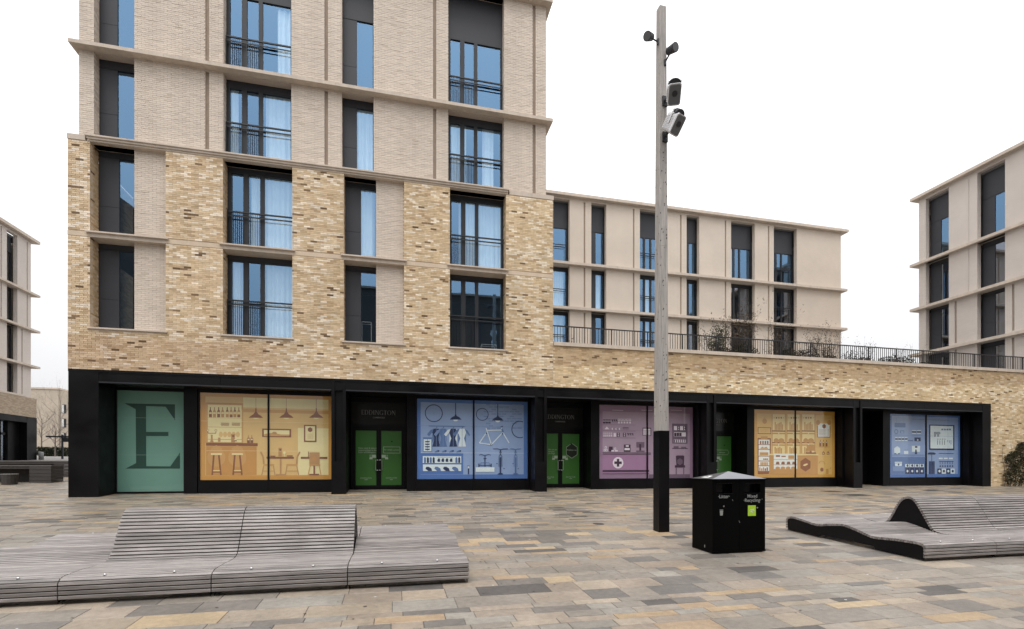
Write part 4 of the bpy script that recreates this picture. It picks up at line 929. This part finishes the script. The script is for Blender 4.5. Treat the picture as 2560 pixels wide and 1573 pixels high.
for k in range(4):
    for j in range(6):
        t0 = .45 + 1.0 * j; z0 = c0[2] - 5.0 - 3.05 * k - .25 * j * (k == 0)
        if z0 < 3.4: continue
        dx, dy = 16 / math.hypot(16, 8.7), 8.7 / math.hypot(16, 8.7); px_, py_ = c0[0] + t0 * dx, yl + .3 + t0 * dy
        b = MB(); n = (dy, -dx); W = .66
        q = [(px_ + n[0] * .06, py_ + n[1] * .06), (px_ + dx * W + n[0] * .06, py_ + dy * W + n[1] * .06), (px_ + dx * W - n[0] * .1, py_ + dy * W - n[1] * .1), (px_ - n[0] * .1, py_ - n[1] * .1)]
        b.loft([[(x_, y_, z0) for x_, y_ in q], [(x_, y_, z0 + 1.9) for x_, y_ in q]]); wn = b.build('window', M_ANTH, FH)
        b = MB(); q2 = [(px_ + n[0] * .10, py_ + n[1] * .10), (px_ + dx * .26 + n[0] * .10, py_ + dy * .26 + n[1] * .10), (px_ + dx * .26 + n[0] * .05, py_ + dy * .26 + n[1] * .05), (px_ + n[0] * .05, py_ + n[1] * .05)]
        b.loft([[(x_, y_, z0 + .1) for x_, y_ in q2], [(x_, y_, z0 + 1.8) for x_, y_ in q2]]); b.build('white_frame', M_WHITE, wn)
for k in range(3):
    z0 = c0[2] - 5.2 - 3.6 * k; part(FH, 'window', M_ANTH, (c0[0] - 13.4, c0[0] - 12.3, yl - .05, yl + .1, z0, z0 + 2.4)); part(FH, 'window', M_ANTH, (c0[0] - 15.6, c0[0] - 14.5, yl - .05, yl + .1, z0, z0 + 2.4))

def branch(mb, p, d, L, r, depth, leaf=None, spread=.6, n=3, up=.15):
    p = Vector(p); d = Vector(d).normalized(); pts = [p.copy()]; rs = [r]; seg = 3
    for i in range(seg):
        d = (d + Vector((random.uniform(-.18, .18), random.uniform(-.18, .18), random.uniform(-.05, .18)))).normalized(); p = p + d * L / seg; pts.append(p.copy()); rs.append(r * (1 - .55 * (i + 1) / seg))
    mb.tube(pts, rs, 4 if depth else 3, M_TWIG if leaf is not None else M_BARK, cap=False)
    if leaf is not None and depth <= 1:
        for _ in range(leaf[1]):
            q = pts[random.randint(1, seg)] + Vector([random.uniform(-1, 1) for _ in range(3)]) * leaf[2]
            a = Vector([random.uniform(-1, 1) for _ in range(3)]).normalized(); b_ = a.cross(Vector((random.random(), random.random(), random.random()))).normalized(); s = leaf[3] * random.uniform(.6, 1.2)
            mb.add([q - a * s, q + b_ * s * .5, q + a * s, q - b_ * s * .5], [(0, 1, 2, 3)], leaf[0])
    if depth > 0:
        for i in range(n):
            k = random.randint(1, seg); ax = Vector([random.uniform(-1, 1), random.uniform(-1, 1), random.uniform(-.2, .6)])
            branch(mb, pts[k], d + ax * spread + Vector((0, 0, up)), L * random.uniform(.55, .8), rs[k] * .62, depth - 1, leaf, spread, n, up)
def bare_tree(x, y, zc, h, label):
    random.seed(int(x * 7)); base = px_at(x, y, zc); base = (base[0], base[1], gz(base[1]) - .05)
    t = thing('bare_tree', label, 'tree', base)
    mb = MB(); mb.tube([base, (base[0], base[1], base[2] + h * .35), (base[0] + .05, base[1], base[2] + h * .75)], [.09, .07, .035], 6, M_BARK); mb.build('trunk', None, t)
    mb = MB()
    for k in range(11): branch(mb, (base[0], base[1], base[2] + h * (.28 + .045 * k)), (math.cos(k * 2.4), math.sin(k * 2.4), .75), h * .30, .03, 3, None, .55, 3, .2)
    mb.build('crown', None, t)
bare_tree(138, 1148, 62, 4.2, 'small bare tree with a straight trunk rising behind the hedge')
bare_tree(104, 1148, 70, 7.0, 'taller bare tree close to the corner of the black shop')
bare_tree(150, 1148, 90, 12, 'tall bare tree with thin twigs reaching over the far house')
h0 = px_at(96, 1148, 66); h1 = px_at(172, 1148, 66); random.seed(5)
mb = MB()
for _ in range(2600):
    t = random.random(); q = Vector((h0[0] + (h1[0] - h0[0]) * t, h0[1] + (h1[1] - h0[1]) * t + random.uniform(-.5, .5), 0)); q.z = gz(q.y) + random.uniform(0, 1.15) + .1 * math.sin(t * 25)
    a = Vector([random.uniform(-1, 1) for _ in range(3)]).normalized() * .13; b_ = a.cross(Vector((.3, .5, .8))).normalized() * .08
    mb.add([q - a, q + b_, q + a, q - b_], [(0, 1, 2, 3)], M_LEAFD)
hd = mb.build('hedge', None); tag(hd, 'low dark hedge running below the far brick house', 'hedge')
pp = px_at(156, 1151, 46); ps = thing('finger_post', 'dark post with a long flat arm beside the side street', 'signpost', (pp[0], pp[1], gz(pp[1])))
part(ps, 'post', M_ANTH, (pp[0] - .06, pp[0] + .06, pp[1] - .06, pp[1] + .06, gz(pp[1]) - .05, 3.95)); part(ps, 'arm', M_ANTH, (pp[0] - 1.25, pp[0] + .9, pp[1] - .08, pp[1] - .062, 3.68, 3.82)); part(ps, 'sign_box', M_ANTH, (pp[0] + .065, pp[0] + .95, pp[1] - .055, pp[1] + .1, 3.28, 3.66))
bo = px_at(103, 1151, 44); b = MB(); n = 10
zb_ = gz(bo[1]) - .02
b.loft([[(bo[0] + r_ * math.cos(2 * math.pi * i / n), bo[1] + r_ * math.sin(2 * math.pi * i / n), z_) for i in range(n)] for r_, z_ in ((.18, zb_), (.18, zb_ + .62), (.15, zb_ + .68), (.06, zb_ + .71))])
tag(b.build('bollard', mat('bollard_grey', (.22, .22, .22), .7, noise=[(4, .9, 1.1, 3)]), smooth=True), 'short grey bollard at the corner of the black shop', 'bollard')

# timber tables and stools in the side street
def table(x1, yf, zt, label, W=5.0, D=.85, leg=.8):
    zg = gz(yf); t = thing('picnic_table', label, 'table', (x1 - W / 2, yf + D / 2, zg), 'long timber tables in the side street')
    for k in range(5): part(t, 'plank', M_TABTOP, (x1 - W, x1, yf + D * k / 5 + .004, yf + D * (k + 1) / 5 - .004, zt - .05, zt))
    part(t, 'apron', M_TABLE, (x1 - W, x1 - leg, yf + .03, yf + .07, zt - .16, zt - .052))
    for k in range(5): z0 = zg - .05 + (zt - .05 - zg + .05) * k / 5; part(t, 'board', M_TABLE, (x1 - leg, x1 - .02, yf + .01, yf + D - .01, z0 + .008 if k else z0, z0 + (zt - zg) / 5 - .004))
    part(t, 'rail', M_TABLE, (x1 - W, x1 - leg - .01, yf + D - .1, yf + D - .05, zg + .0, zt - .1))
table(-14.30, 25.45, 1.07, 'long dark timber table with a boarded end and stools at its side')
table(-15.5, 29.2, 1.30, 'long dark timber table standing behind the one with stools', W=7)
for k, (x, yy) in enumerate(((-15.33, 24.7), (-16.05, 24.6))):
    n = 14; zg = gz(yy) - .02; b = MB(); t = thing('stool', ('round dark drum stool near the boarded table end', 'round dark drum stool farther from the boarded table end')[k], 'stool', (x, yy, zg))
    b.loft([[(x + r_ * math.cos(2 * math.pi * i / n), yy + r_ * math.sin(2 * math.pi * i / n), zg + z_) for i in range(n)] for r_, z_ in ((.24, 0), (.27, .42))]); b.build('drum', M_TABLE, t, smooth=False)
    b = MB(); b.loft([[(x + r_ * math.cos(2 * math.pi * i / n), yy + r_ * math.sin(2 * math.pi * i / n), zg + z_) for i in range(n)] for r_, z_ in ((.28, .422), (.28, .45), (.26, .46))]); b.build('seat', M_TABTOP, t)

# ------------------------------------------------------------------ building across the square, mirrored in the lower windows
OB = thing('apartment_building', 'dark brick block across the square, mirrored in the lower windows', 'building', (13, -20, -.842))
part(OB, 'wall', M_DARKB, (-7, 34, -24, -14, -1, 19.3)); part(OB, 'cornice', M_STONEG, (-7.2, 34.2, -24.2, -13.8, 19.3, 19.5))
for k in range(5):
    for j in range(9): part(OB, 'window', M_ANTH, (-5 + 4.3 * j, -3.7 + 4.3 * j, -14.001, -13.95, 1 + 3.4 * k, 3.3 + 3.4 * k))
OB2 = thing('apartment_building', 'taller dark gabled block across the square, mirrored in the narrow corner windows', 'building', (-34, -20, -.842))
b = MB(); b.loft([[(x_, yy, z_) for x_, z_ in ((-46, -1), (-22.5, -1), (-22.5, 24.5), (-29, 29), (-46, 24))] for yy in (-14.5, -26)]); b.build('wall', M_DARKB, OB2)

# ------------------------------------------------------------------ slatted timber loungers
FLAT = [(0, .0), (0, .22), (.03, .28), (.09, .305), (.19, .312), (.50, .30), (.71, .282), (.91, .262), (1.05, .272), (1.29, .33), (1.54, .378), (1.67, .382), (1.97, .335), (2.26, .285), (2.62, .322), (2.91, .345), (3.05, .32), (3.11, .27), (3.12, .2), (3.12, 0)]
HUMP = [(0, .0), (0, .22), (.03, .28), (.09, .305), (.19, .312), (.50, .30), (.71, .282), (.91, .275), (1.02, .295), (1.09, .345), (1.18, .48), (1.29, .67), (1.38, .81), (1.46, .89), (1.55, .92), (1.64, .905), (1.73, .85), (1.83, .71), (1.95, .48), (2.05, .34), (2.14, .295), (2.26, .29), (2.62, .322), (2.91, .345), (3.05, .32), (3.11, .27), (3.12, .2), (3.12, 0)]
def smooth_profile(P):
    V = [Vector(p) for p in P]; out = []
    for i in range(len(V) - 1):
        p0, p1, p2, p3 = V[max(i - 1, 0)], V[i], V[i + 1], V[min(i + 2, len(V) - 1)]
        for k in range(6):
            t = k / 6; out.append(.5 * ((2 * p1) + (p2 - p0) * t + (2 * p0 - 5 * p1 + 4 * p2 - p3) * t * t + (3 * p1 - p0 - 3 * p2 + p3) * t ** 3))
    out.append(V[-1]); return out
def at_len(P, s):
    for a, c in zip(P, P[1:]):
        L = (c - a).length
        if s <= L: return a + (c - a) * (s / L if L else 0), (c - a).normalized()
        s -= L
    return P[-1], (P[-1] - P[-2]).normalized()
def lounger(x0, yf, segs, label):
    yb = yf; root = thing('slatted_bench', label, 'bench', (x0 + .8 * len(segs), yf + 1.5, gz(yf + 1.5)), 'wavy timber loungers on the square')
    def W3(x, p): return (x, yf + p.x, gz(yf + p.x) + p.y)
    for si, sg in enumerate(segs):
        P = smooth_profile(FLAT if sg == 'flat' else HUMP); tot = sum((c - a).length for a, c in zip(P, P[1:])); n = round(tot / .0545); pitch = tot / n
        xa, xb = x0 + 1.6 * si + .005, x0 + 1.6 * (si + 1) - .005
        for i in range(n):
            c, d = at_len(P, (i + .5) * pitch); nn = Vector((-d.y, d.x)); hw = pitch / 2 - .0068; th = .045; bv = .004
            if c.y < .03: continue
            cs = [c - d * hw - nn * th, c - d * hw - nn * bv, c - d * (hw - bv), c + d * (hw - bv), c + d * hw - nn * bv, c + d * hw - nn * th]
            e0, e1 = random.uniform(0, .002), random.uniform(0, .002)
            mb = MB(); mb.loft([[W3(xa + e0, q) for q in cs], [W3(xb - e1, q) for q in cs]]); mb.build('slat', M_WOODS, root)
        # black steel side plates just inside the ends of each segment
        for xx in (xa + .012, xb - .022):
            ins = [p - Vector((-(at_len(P, 0)[1].y), 0)) * 0 for p in P]
            mb = MB(); top = []
            for i, p in enumerate(P):
                d = (P[min(i + 1, len(P) - 1)] - P[max(i - 1, 0)]).normalized(); top.append(p - Vector((-d.y, d.x)) * .047)
            m = len(top); ring1 = [W3(xx, p) for p in top]; ring2 = [W3(xx + .01, p) for p in top]
            low = [W3(xx, Vector((min(max(p.x, .04), 3.08), .02 if not (.95 < p.x < 2.2) else .07))) for p in top]; low2 = [(q[0] + .01, q[1], q[2]) for q in low]
            vs = ring1 + ring2 + low + low2; fs = []
            for i in range(m - 1): fs += [(i, i + 1, 2 * m + i + 1, 2 * m + i), (m + i + 1, m + i, 3 * m + i, 3 * m + i + 1), (i + 1, i, m + i, m + i + 1)]
            mb.add(vs, fs); mb.build('side_plate', M_BLACK, root)
        for fx in (.27, .73):                 # steel studs along both rims
            for px_, in ((.085,), (3.03,)):
                xx = x0 + 1.6 * (si + fx); c = Vector((px_, .31 if px_ < 1 else .322)); q = W3(xx, c); mb = MB(); n = 10
                mb.loft([[(q[0] + r_ * math.cos(2 * math.pi * k / n), q[1] + r_ * math.sin(2 * math.pi * k / n), q[2] + z_) for k in range(n)] for r_, z_ in ((.016, -.01), (.016, .006), (.011, .014), (.004, .017))])
                mb.build('steel_stud', M_STEEL, root, smooth=True)
    return root
lounger(-5.39, 6.85, ['flat', 'hump', 'hump', 'flat'], 'long grey slatted lounger with two raised backrest sections, low at both ends')
lounger(8.77, 6.66, ['flat', 'hump', 'hump'], 'grey slatted lounger beside the litter bin showing its black wave-shaped end')

# ------------------------------------------------------------------ timber lighting pole
px0, py0 = 5.70, 10.03; zg = gz(10.1); sB, sT, zT = .245, .17, 11.25
pole = thing('lighting_pole', 'tall tapering grey timber pole with a black steel foot', 'pole', (px0 + .12, py0 + .12, zg))
def sq(z, s, cx=px0 + .1225, cy=py0 + .1225, bv=.008): 
    h = s / 2; return [(cx - h + bv, cy - h, z), (cx + h - bv, cy - h, z), (cx + h, cy - h + bv, z), (cx + h, cy + h - bv, z), (cx + h - bv, cy + h, z), (cx - h + bv, cy + h, z), (cx - h, cy + h - bv, z), (cx - h, cy - h + bv, z)]
zs = [1.80 + (zT - 1.80) * i / 12 for i in range(13)]
def sz(z): return sB + (sT - sB) * (z - 1.8) / (zT - 1.8)
b = MB(); b.loft([sq(z, sz(z) - .008) for z in zs if z <= 5.9] + [sq(5.9, sz(5.9) - .008)]); b.build('lower_shaft', M_POLE, pole)
b = MB(); b.loft([sq(5.904, sz(5.9) - .008)] + [sq(z, sz(z) - .008) for z in zs if z > 5.95]); b.build('upper_shaft', M_POLE, pole)
b = MB(); b.loft([sq(zg - .1, sB + .012, bv=.004), sq(1.797, sB + .012, bv=.004)]); b.build('steel_foot', M_BLACK, pole)
random.seed(3); b = MB()
for _ in range(70):
    z = random.uniform(1.95, 8); s = sz(z) / 2 - .0025; cx, cy = px0 + .1225, py0 + .1225; o = random.uniform(-.8, .8) * s; r = random.uniform(.006, .015); el = random.uniform(1, 1.8)
    if random.random() < .7: vs = [(cx + o + r * math.cos(k), cy - s - .0015, z + r * el * math.sin(k + .4)) for k in [i * .785 for i in range(8)]]
    else: vs = [(cx - s - .0015, cy + o + r * math.cos(k), z + r * el * math.sin(k)) for k in [-i * .785 for i in range(8)]]
    b.add(vs, [tuple(range(8))])
b.build('knots', M_KNOT, pole, kind='stuff')
# small spotlights
def cyl(mb, p, q, r0, r1, n=16, m=None): mb.tube([p, q], [r0, r1], n, m)
def spot(anchor, body, aim, label):
    t = thing('spotlight', label, 'lamp', anchor); A, B, D = Vector(anchor), Vector(body), Vector(aim).normalized()
    mb = MB(); out_ = (B - A); mb.tube([A - Vector((0, 0, .075)), A - Vector((0, 0, .06)), A + Vector((0, 0, .06)), A + Vector((0, 0, .075))], [.012, .03, .03, .012], 10); mb.tube([A, A + out_ * .75], .016, 8); mb.build('bracket', M_ANTH, t, smooth=False)
    mb = MB(); mb.tube([B - D * .14, B - D * .13, B + D * .10], [.05, .075, .095], 18); mb.build('housing', M_PANEL, t)
    mb = MB(); mb.tube([B + D * .1005, B + D * .104], [.08, .08], 18); mb.build('lens', M_PROJG, t)
cx, cy = px0 + .1225, py0 + .1225
spot((cx - .085, cy - .02, 10.47), (cx - .33, cy - .05, 10.52), (-.75, -.55, -.5), 'small dark spotlight on the left arm near the pole top')
spot((cx + .04, cy - .088, 9.98), (cx + .13, cy - .24, 10.18), (.25, -1, -.30), 'small dark spotlight on a curved bracket below the topmost one')
def flood(anchor, body, yaw, pitch, label, roll=0):
    t = thing('floodlight', label, 'floodlight', anchor); M = Matrix.Translation(body) @ Matrix.Rotation(R(yaw), 4, 'Z') @ Matrix.Rotation(R(pitch), 4, 'X') @ Matrix.Rotation(R(roll), 4, 'Y') @ Matrix.Scale(.88, 4)
    def rr(y, w_, h_, r=.05, dz=0):
        P = []
        for (sx, sz_) in ((1, 1), (-1, 1), (-1, -1), (1, -1)):
            for k in range(4):
                a = R({(1, 1): 0, (-1, 1): 90, (-1, -1): 180, (1, -1): 270}[(sx, sz_)] + 30 * k); P.append((sx * (w_ - r) + r * math.cos(a), y, sz_ * (h_ - r) + r * math.sin(a) + dz))
        return P
    b = MB(); b.loft([rr(.20, .11, .15), rr(.17, .135, .19), rr(-.12, .145, .205), rr(-.17, .155, .225), rr(-.20, .15, .22)]); b.xform(M).build('housing', M_PROJ, t)
    b = MB(); b.loft([rr(-.201, .135, .20), rr(-.21, .13, .195)]); b.xform(M).build('face_plate', M_PROJG, t)
    b = MB(); n = 18; b.loft([[(.062 * math.cos(2 * math.pi * k / n), y_, .062 * math.sin(2 * math.pi * k / n) + .02) for k in range(n)] for y_ in (-.2105, -.222)]); b.xform(M).build('lens', M_LENS, t)
    for k in range(9):
        for s in (-1, 1):
            b = MB(); b.box(s * .134, s * .150, -.11, .15, -.145 + .032 * k, -.133 + .032 * k); b.xform(M).build('cooling_fin', M_PROJ, t)
    b = MB()
    for s in (-1, 1): b.box(s * .155, s * .163, -.02, .03, -.03, .26)
    b.box(-.163, .163, -.02, .03, .26, .27); b.xform(M).build('yoke', M_PROJ, t)
    b = MB(); n = 12; b.loft([[(.15 * math.cos(math.pi * k / (n - 1)), y_, .20 + .12 * math.sin(math.pi * k / (n - 1))) for k in range(n)] for y_ in (-.10, .02)], closed=True); b.xform(M).build('hood', M_ANTH, t)
    b = MB(); b.tube([anchor, Vector(anchor) * .35 + Vector(body) * .65], .035, 8); b.box(anchor[0] - .06, anchor[0] + .06, anchor[1] - .02, anchor[1] + .015, anchor[2] - .12, anchor[2] + .1); b.build('bracket', M_ANTH, t)
flood((cx + .03, cy - .10, 9.12), (5.885, 9.75, 9.06), -22, 40, 'upper white floodlight facing out from the pole')
flood((cx + .03, cy - .11, 8.32), (5.87, 9.75, 8.42), 20, 40, 'lower white ribbed floodlight turned to one side on the pole')

# ------------------------------------------------------------------ litter and recycling bin
bx0, bx1, by0, by1 = 5.50, 6.59, 7.84, 8.46; zg = gz(8.0) - .02; zt = .79
bn = thing('litter_bin', 'large black double litter and recycling bin with a grey pyramid lid', 'bin', ((bx0 + bx1) / 2, (by0 + by1) / 2, zg))
part(bn, 'plinth', M_BLACK, (bx0 + .03, bx1 - .03, by0 + .03, by1 - .03, zg - .04, zg + .06))
bt = .012
b = MB(); xm = (bx0 + bx1) / 2
b.box(bx0, bx0 + .01, by0, by1, zg + .045, zt - .03); b.box(bx1 - .01, bx1, by0, by1, zg + .045, zt - .03); b.box(bx0 + .01, bx1 - .01, by1 - .01, by1, zg + .045, zt - .03); b.build('casing', M_BIN, bn)
AP = [(bx0 + .075, bx0 + .40), (bx0 + .66, bx0 + .985)]; az0, az1 = zt - .265, zt - .095
b = MB(); FB = Fac('front', by0); wall(FB, bx0 + .012, xm - .003, zg + .07, zt - .03, [(AP[0][0], AP[0][1], az0, az1)], b, th=.012); d1 = b.build('door', M_BIN, bn)
b = MB(); wall(FB, xm + .003, bx1 - .012, zg + .07, zt - .03, [(AP[1][0], AP[1][1], az0, az1)], b, th=.012); d2 = b.build('door', M_BIN, bn)
part(bn, 'liner', M_LENS, (bx0 + .02, bx1 - .02, by0 + .14, by0 + .15, zg + .1, zt - .05))
part(bn, 'kick_strip', M_BIN, (bx0 - .004, bx1 + .004, by0 - .006, by0 + .012, zg + .03, zg + .066))
for (a, c) in AP: part(bn, 'aperture_trim', M_BLACK, (a - .008, c + .008, by0 - .005, by0, az1, az1 + .008), (a - .008, c + .008, by0 - .005, by0, az0 - .008, az0))
b = MB(); o = .022; zl = zt - .03
b.loft([[(bx0 - o, by0 - o, z_), (bx1 + o, by0 - o, z_), (bx1 + o, by1 + o, z_), (bx0 - o, by1 + o, z_)] for z_ in (zl, zl + .022)]); b.build('lid_rim', M_BIN, bn)
lc = [(bx0 - o + .004, by0 - o + .004, zl + .0225), (bx1 + o - .004, by0 - o + .004, zl + .0225), (bx1 + o - .004, by1 + o - .004, zl + .0225), (bx0 - o + .004, by1 + o - .004, zl + .0225)]; la = (xm, (by0 + by1) / 2, zl + .155)
LP = [MB().add([lc[i], lc[(i + 1) % 4], la], [(0, 1, 2)]).build('lid_panel', M_BINLID if i in (0, 2) else M_LIDSIDE, bn) for i in range(4)]; lid = LP[3]
pv = [Vector((bx0 - o, by0 - o, zl + .0225)), Vector((bx0 - o, by1 + o, zl + .0225)), Vector((xm, (by0 + by1) / 2, zl + .155))]
nrm = (pv[2] - pv[0]).cross(pv[1] - pv[0]).normalized(); nrm = nrm if nrm.z > 0 else -nrm
def lp(u, v): m_ = pv[0].lerp(pv[1], u); return m_.lerp(pv[2], v) + nrm * .003
b = MB(); b.add([lp(.30, .12), lp(.68, .12), lp(.62, .36), lp(.36, .36)], [(0, 1, 2, 3)]); b.build('label_sticker', M_WHITE, lid)
b = MB(); b.add([lp(.44, .2) + nrm * .002, lp(.56, .2) + nrm * .002, lp(.55, .28) + nrm * .002, lp(.45, .28) + nrm * .002], [(0, 1, 2, 3)]); b.build('label_print', M_BLACK, lid)
def sign(parent, s, X, Z, size, m=M_LETTER, name='lettering'):
    vs, fs = text_geo(s, size, bold=.0005); MB().add([(X + v[0], by0 - .002, Z + v[1]) for v in vs], fs).build(name, m, parent)
sign(d1, '·Litter·', (AP[0][0] + AP[0][1]) / 2 - .005, az0 - .085, .088); sign(d2, 'Mixed', (AP[1][0] + AP[1][1]) / 2 - .005, az0 - .085, .085); sign(d2, '·Recycling·', (AP[1][0] + AP[1][1]) / 2 - .005, az0 - .160, .085)
ix, iz = AP[0][0] + .105, zt - .66             # worn bin pictogram
b = MB(); b.add([(ix - .035, by0 - .002, iz + .09), (ix + .035, by0 - .002, iz + .09), (ix + .026, by0 - .002, iz), (ix - .026, by0 - .002, iz)], [(0, 1, 2, 3)]); b.add([(ix - .038, by0 - .002, iz + .098), (ix + .038, by0 - .002, iz + .098), (ix + .038, by0 - .002, iz + .106), (ix - .038, by0 - .002, iz + .106)], [(0, 1, 2, 3)]); b.build('pictogram', M_LETTERD, d1)
gx, gz0 = AP[1][0] + .065, zt - .68
st = part(d2, 'green_sticker', M_LIME, (gx, gx + .165, by0 - .0025, by0 - .0005, gz0, gz0 + .19))
b = MB(); P_ = Print(by0 - .0035)
for q in ring(gx + .065, gz0 + .095, .03, .025, .007, 0, 360, 14) + ring(gx + .095, gz0 + .09, .028, .03, .007, 20, 300, 14) + ring(gx + .12, gz0 + .11, .022, .02, .006, 90, 330, 10): P_.raw(q, M_WHITE)
P_.build('sticker_print', d2)
for (lx, lz) in ((gx + .195, gz0 + .145), (ix + .045, iz + .165)):
    b = MB(); n = 12; b.loft([[(lx + .014 * math.cos(2 * math.pi * k / n), y_, lz + .014 * math.sin(2 * math.pi * k / n)) for k in range(n)] for y_ in (by0 - .008, by0)]); b.build('lock', M_STEEL, bn)
b = MB()
for (sx, sz_, l, a) in ((.40, -.375, .03, -1), (.535, -.76, .04, -1.2), (1.02, -.37, .02, .3)): b.add([(bx0 + sx, by0 - .002, zt + sz_), (bx0 + sx + .006, by0 - .002, zt + sz_), (bx0 + sx + .006 - l * a * .4, by0 - .002, zt + sz_ - l), (bx0 + sx - l * a * .4, by0 - .002, zt + sz_ - l)], [(0, 1, 2, 3)])
b.build('scratches', M_LETTERD, bn, kind='stuff')
part(bn, 'chip', M_LETTER, (bx0 - .0015, bx0, by0 + .22, by0 + .235, zg + .10, zg + .15))

# ------------------------------------------------------------------ covers in the paving
def cover(x, y, rx, ry, label, round_=True):
    n = 20 if round_ else 4; b = MB(); o = 0 if round_ else math.pi / 4; k = 1 if round_ else 1.414
    b.loft([[(x + k * rx * math.cos(2 * math.pi * i / n + o), y + k * ry * math.sin(2 * math.pi * i / n + o), gz(y + k * ry * math.sin(2 * math.pi * i / n + o)) + z_) for i in range(n)] for z_ in (-.01, .004)])
    tag(b.build('drain_cover', M_COVER), label, 'drain cover')
cover(4.82, 11.33, .14, .14, 'small round iron cover in the paving near the pole'); cover(18.35, 17.9, .42, .22, 'dark rectangular cover in front of the amber bakery window', False)
cover(18.1, 16.4, .45, .30, 'dark rectangular cover farther out from the bakery window', False); cover(23.6, 17.65, .42, .22, 'dark rectangular cover before the blue hardware window', False)
cover(-10.9, 17.15, .55, .20, 'long dark oval cover by the corner of the black shopfront'); cover(10.5, 17.8, .3, .12, 'narrow dark cover in front of the mauve window', False)

# ------------------------------------------------------------------ terrace shrubs and the climber on the wall
def shrub(x, h, wd, leaf, label, stems=14, depth=2, y=None, lean=0, nl=5, zb=5.62):
    random.seed(int(x * 13)); yy = y or P0 + 1.1; t = thing('terrace_shrub', label, 'shrub', (x, yy, zb), 'shrubs planted along the terrace')
    mb = MB()
    for k in range(stems):
        a = random.uniform(0, 6.28); branch(mb, (x + random.uniform(-.2, .2) * wd, yy + random.uniform(-.15, .15), zb), (math.cos(a) * .55 * wd + lean, math.sin(a) * .3, 1.1), h * random.uniform(.34, .55), .016, depth, (leaf, nl, .05, .03), .55, 3, .28)
    mb.build('foliage', None, t)
shrub(14.45, 2.1, .7, M_LEAF, 'upright leafy green shrub, first beyond the timber pole', 26, 2, nl=9)
shrub(15.8, 2.9, .75, M_LEAFB, 'tallest terrace shrub, crossing the band below the dark window', 26, 2, nl=7)
shrub(17.8, 2.4, .8, M_LEAFB, 'loose shrub with a few upright sprays between the two dark windows', 16, 2, nl=4)
shrub(20.45, 2.4, 1.15, M_LEAFB, 'spreading twiggy shrub near the end of the rear wing', 24, 2, nl=3)
shrub(7.2, 1.2, .5, M_LEAFB, 'wispy low plant beside the tall tower', 8, 1, nl=2)
shrub(22.7, 2.0, .9, M_LEAFD, 'thin nearly bare shrub standing against the sky', 9, 2, nl=1)
shrub(25.2, 2.0, .7, M_LEAFD, 'thin bare sapling close to the corner block', 7, 2, nl=1)
random.seed(21); mb = MB()
for _ in range(11000):
    x = random.choice([random.uniform(17.2, 20.8), random.uniform(21.6, 26.5), random.uniform(14, 16.4)]); yy = P0 + random.uniform(.6, 1.4)
    hh = .22 + .16 * math.sin(x * 2.1) + .1 * math.sin(x * 5.3); z = 5.75 + random.random() * max(.1, hh + .45)
    a = Vector([random.uniform(-1, 1) for _ in range(3)]).normalized() * .045; b_ = a.cross(Vector((.3, .5, .8))).normalized() * .022; q = Vector((x, yy, z))
    mb.add([q - a, q + b_, q + a, q - b_], [(0, 1, 2, 3)], random.choice([M_LEAF, M_LEAFD, M_LEAFD, M_LEAFB]))
tag(mb.build('ground_cover', None, kind='stuff'), 'low evergreen ground cover along the terrace edge', 'ground cover')
cl_ = thing('climbing_plant', 'dark bushy climber growing up the buff brick wall past the shops', 'plant', (31.3, P0 - .3, gz(P0)))
random.seed(8); mb = MB()
for _ in range(9000):
    x = random.uniform(30.1, 34); top = 1.55 + .25 * math.sin(x * 3.1) + (.9 if x > 31.0 else 0) * max(0, math.sin((x - 30.9) * 1.8)) ; z = random.random() ** .8 * top
    ex_ = .12 * math.sin(z * 7 + 1) + .1
    if x < 30.2 + ex_ + .1 * abs(z - .6): continue
    if random.random() < .45 + .45 * math.sin(x * 6.5 + 2 * math.sin(z * 2)) * math.sin(z * 5.5 + x): continue
    q = Vector((x, P0 - .03 - random.random() * (.42 - .1 * z), gz(P0) + z)); a = Vector([random.uniform(-1, 1) for _ in range(3)]).normalized() * random.uniform(.03, .06); b_ = a.cross(Vector((random.random(), .5, .8))).normalized() * .03
    mb.add([q - a, q + b_, q + a, q - b_], [(0, 1, 2, 3)], random.choice([M_LEAFD, M_LEAFD, M_LEAF, M_LEAFB]))
mb.build('foliage', None, cl_)
mb = MB()
for k in range(9):
    x = 30.25 + .4 * k; pts = [Vector((x, P0 - .1, gz(P0) - .02))]
    for i in range(6): pts.append(pts[-1] + Vector((random.uniform(-.12, .12), random.uniform(-.01, .01), .36)))
    mb.tube(pts, [.016, .014, .012, .01, .008, .006, .004], 5)
mb.build('stem', M_TWIG, cl_)

random.seed(31); mb = MB()
for _ in range(420):                          # crumbs, gum and leaf bits
    y = random.uniform(4.6, 17); x = random.uniform(-.62 * y, 1.5 * y); r = random.uniform(.006, .016) * (1 + .05 * y); n = 6; a0 = random.random() * 6
    if by0 - .1 < y < by1 + .1 and bx0 - .1 < x < bx1 + .1: continue
    if 6.5 < y < 10.1 and (x < 1.2 or x > 8.6): continue
    mb.add([(x + r * random.uniform(.6, 1.3) * math.cos(a0 + k * 1.047), y + r * random.uniform(.4, 1.1) * math.sin(a0 + k * 1.047), gz(y) + .0045) for k in range(n)], [tuple(range(n))], random.choice([M_WHITE, M_COVER, M_COVER, M_LEAFB, M_LETTER]))
tag(mb.build('litter_specks', None, kind='stuff'), 'tiny crumbs, gum spots and leaf bits scattered over the paving', 'debris')
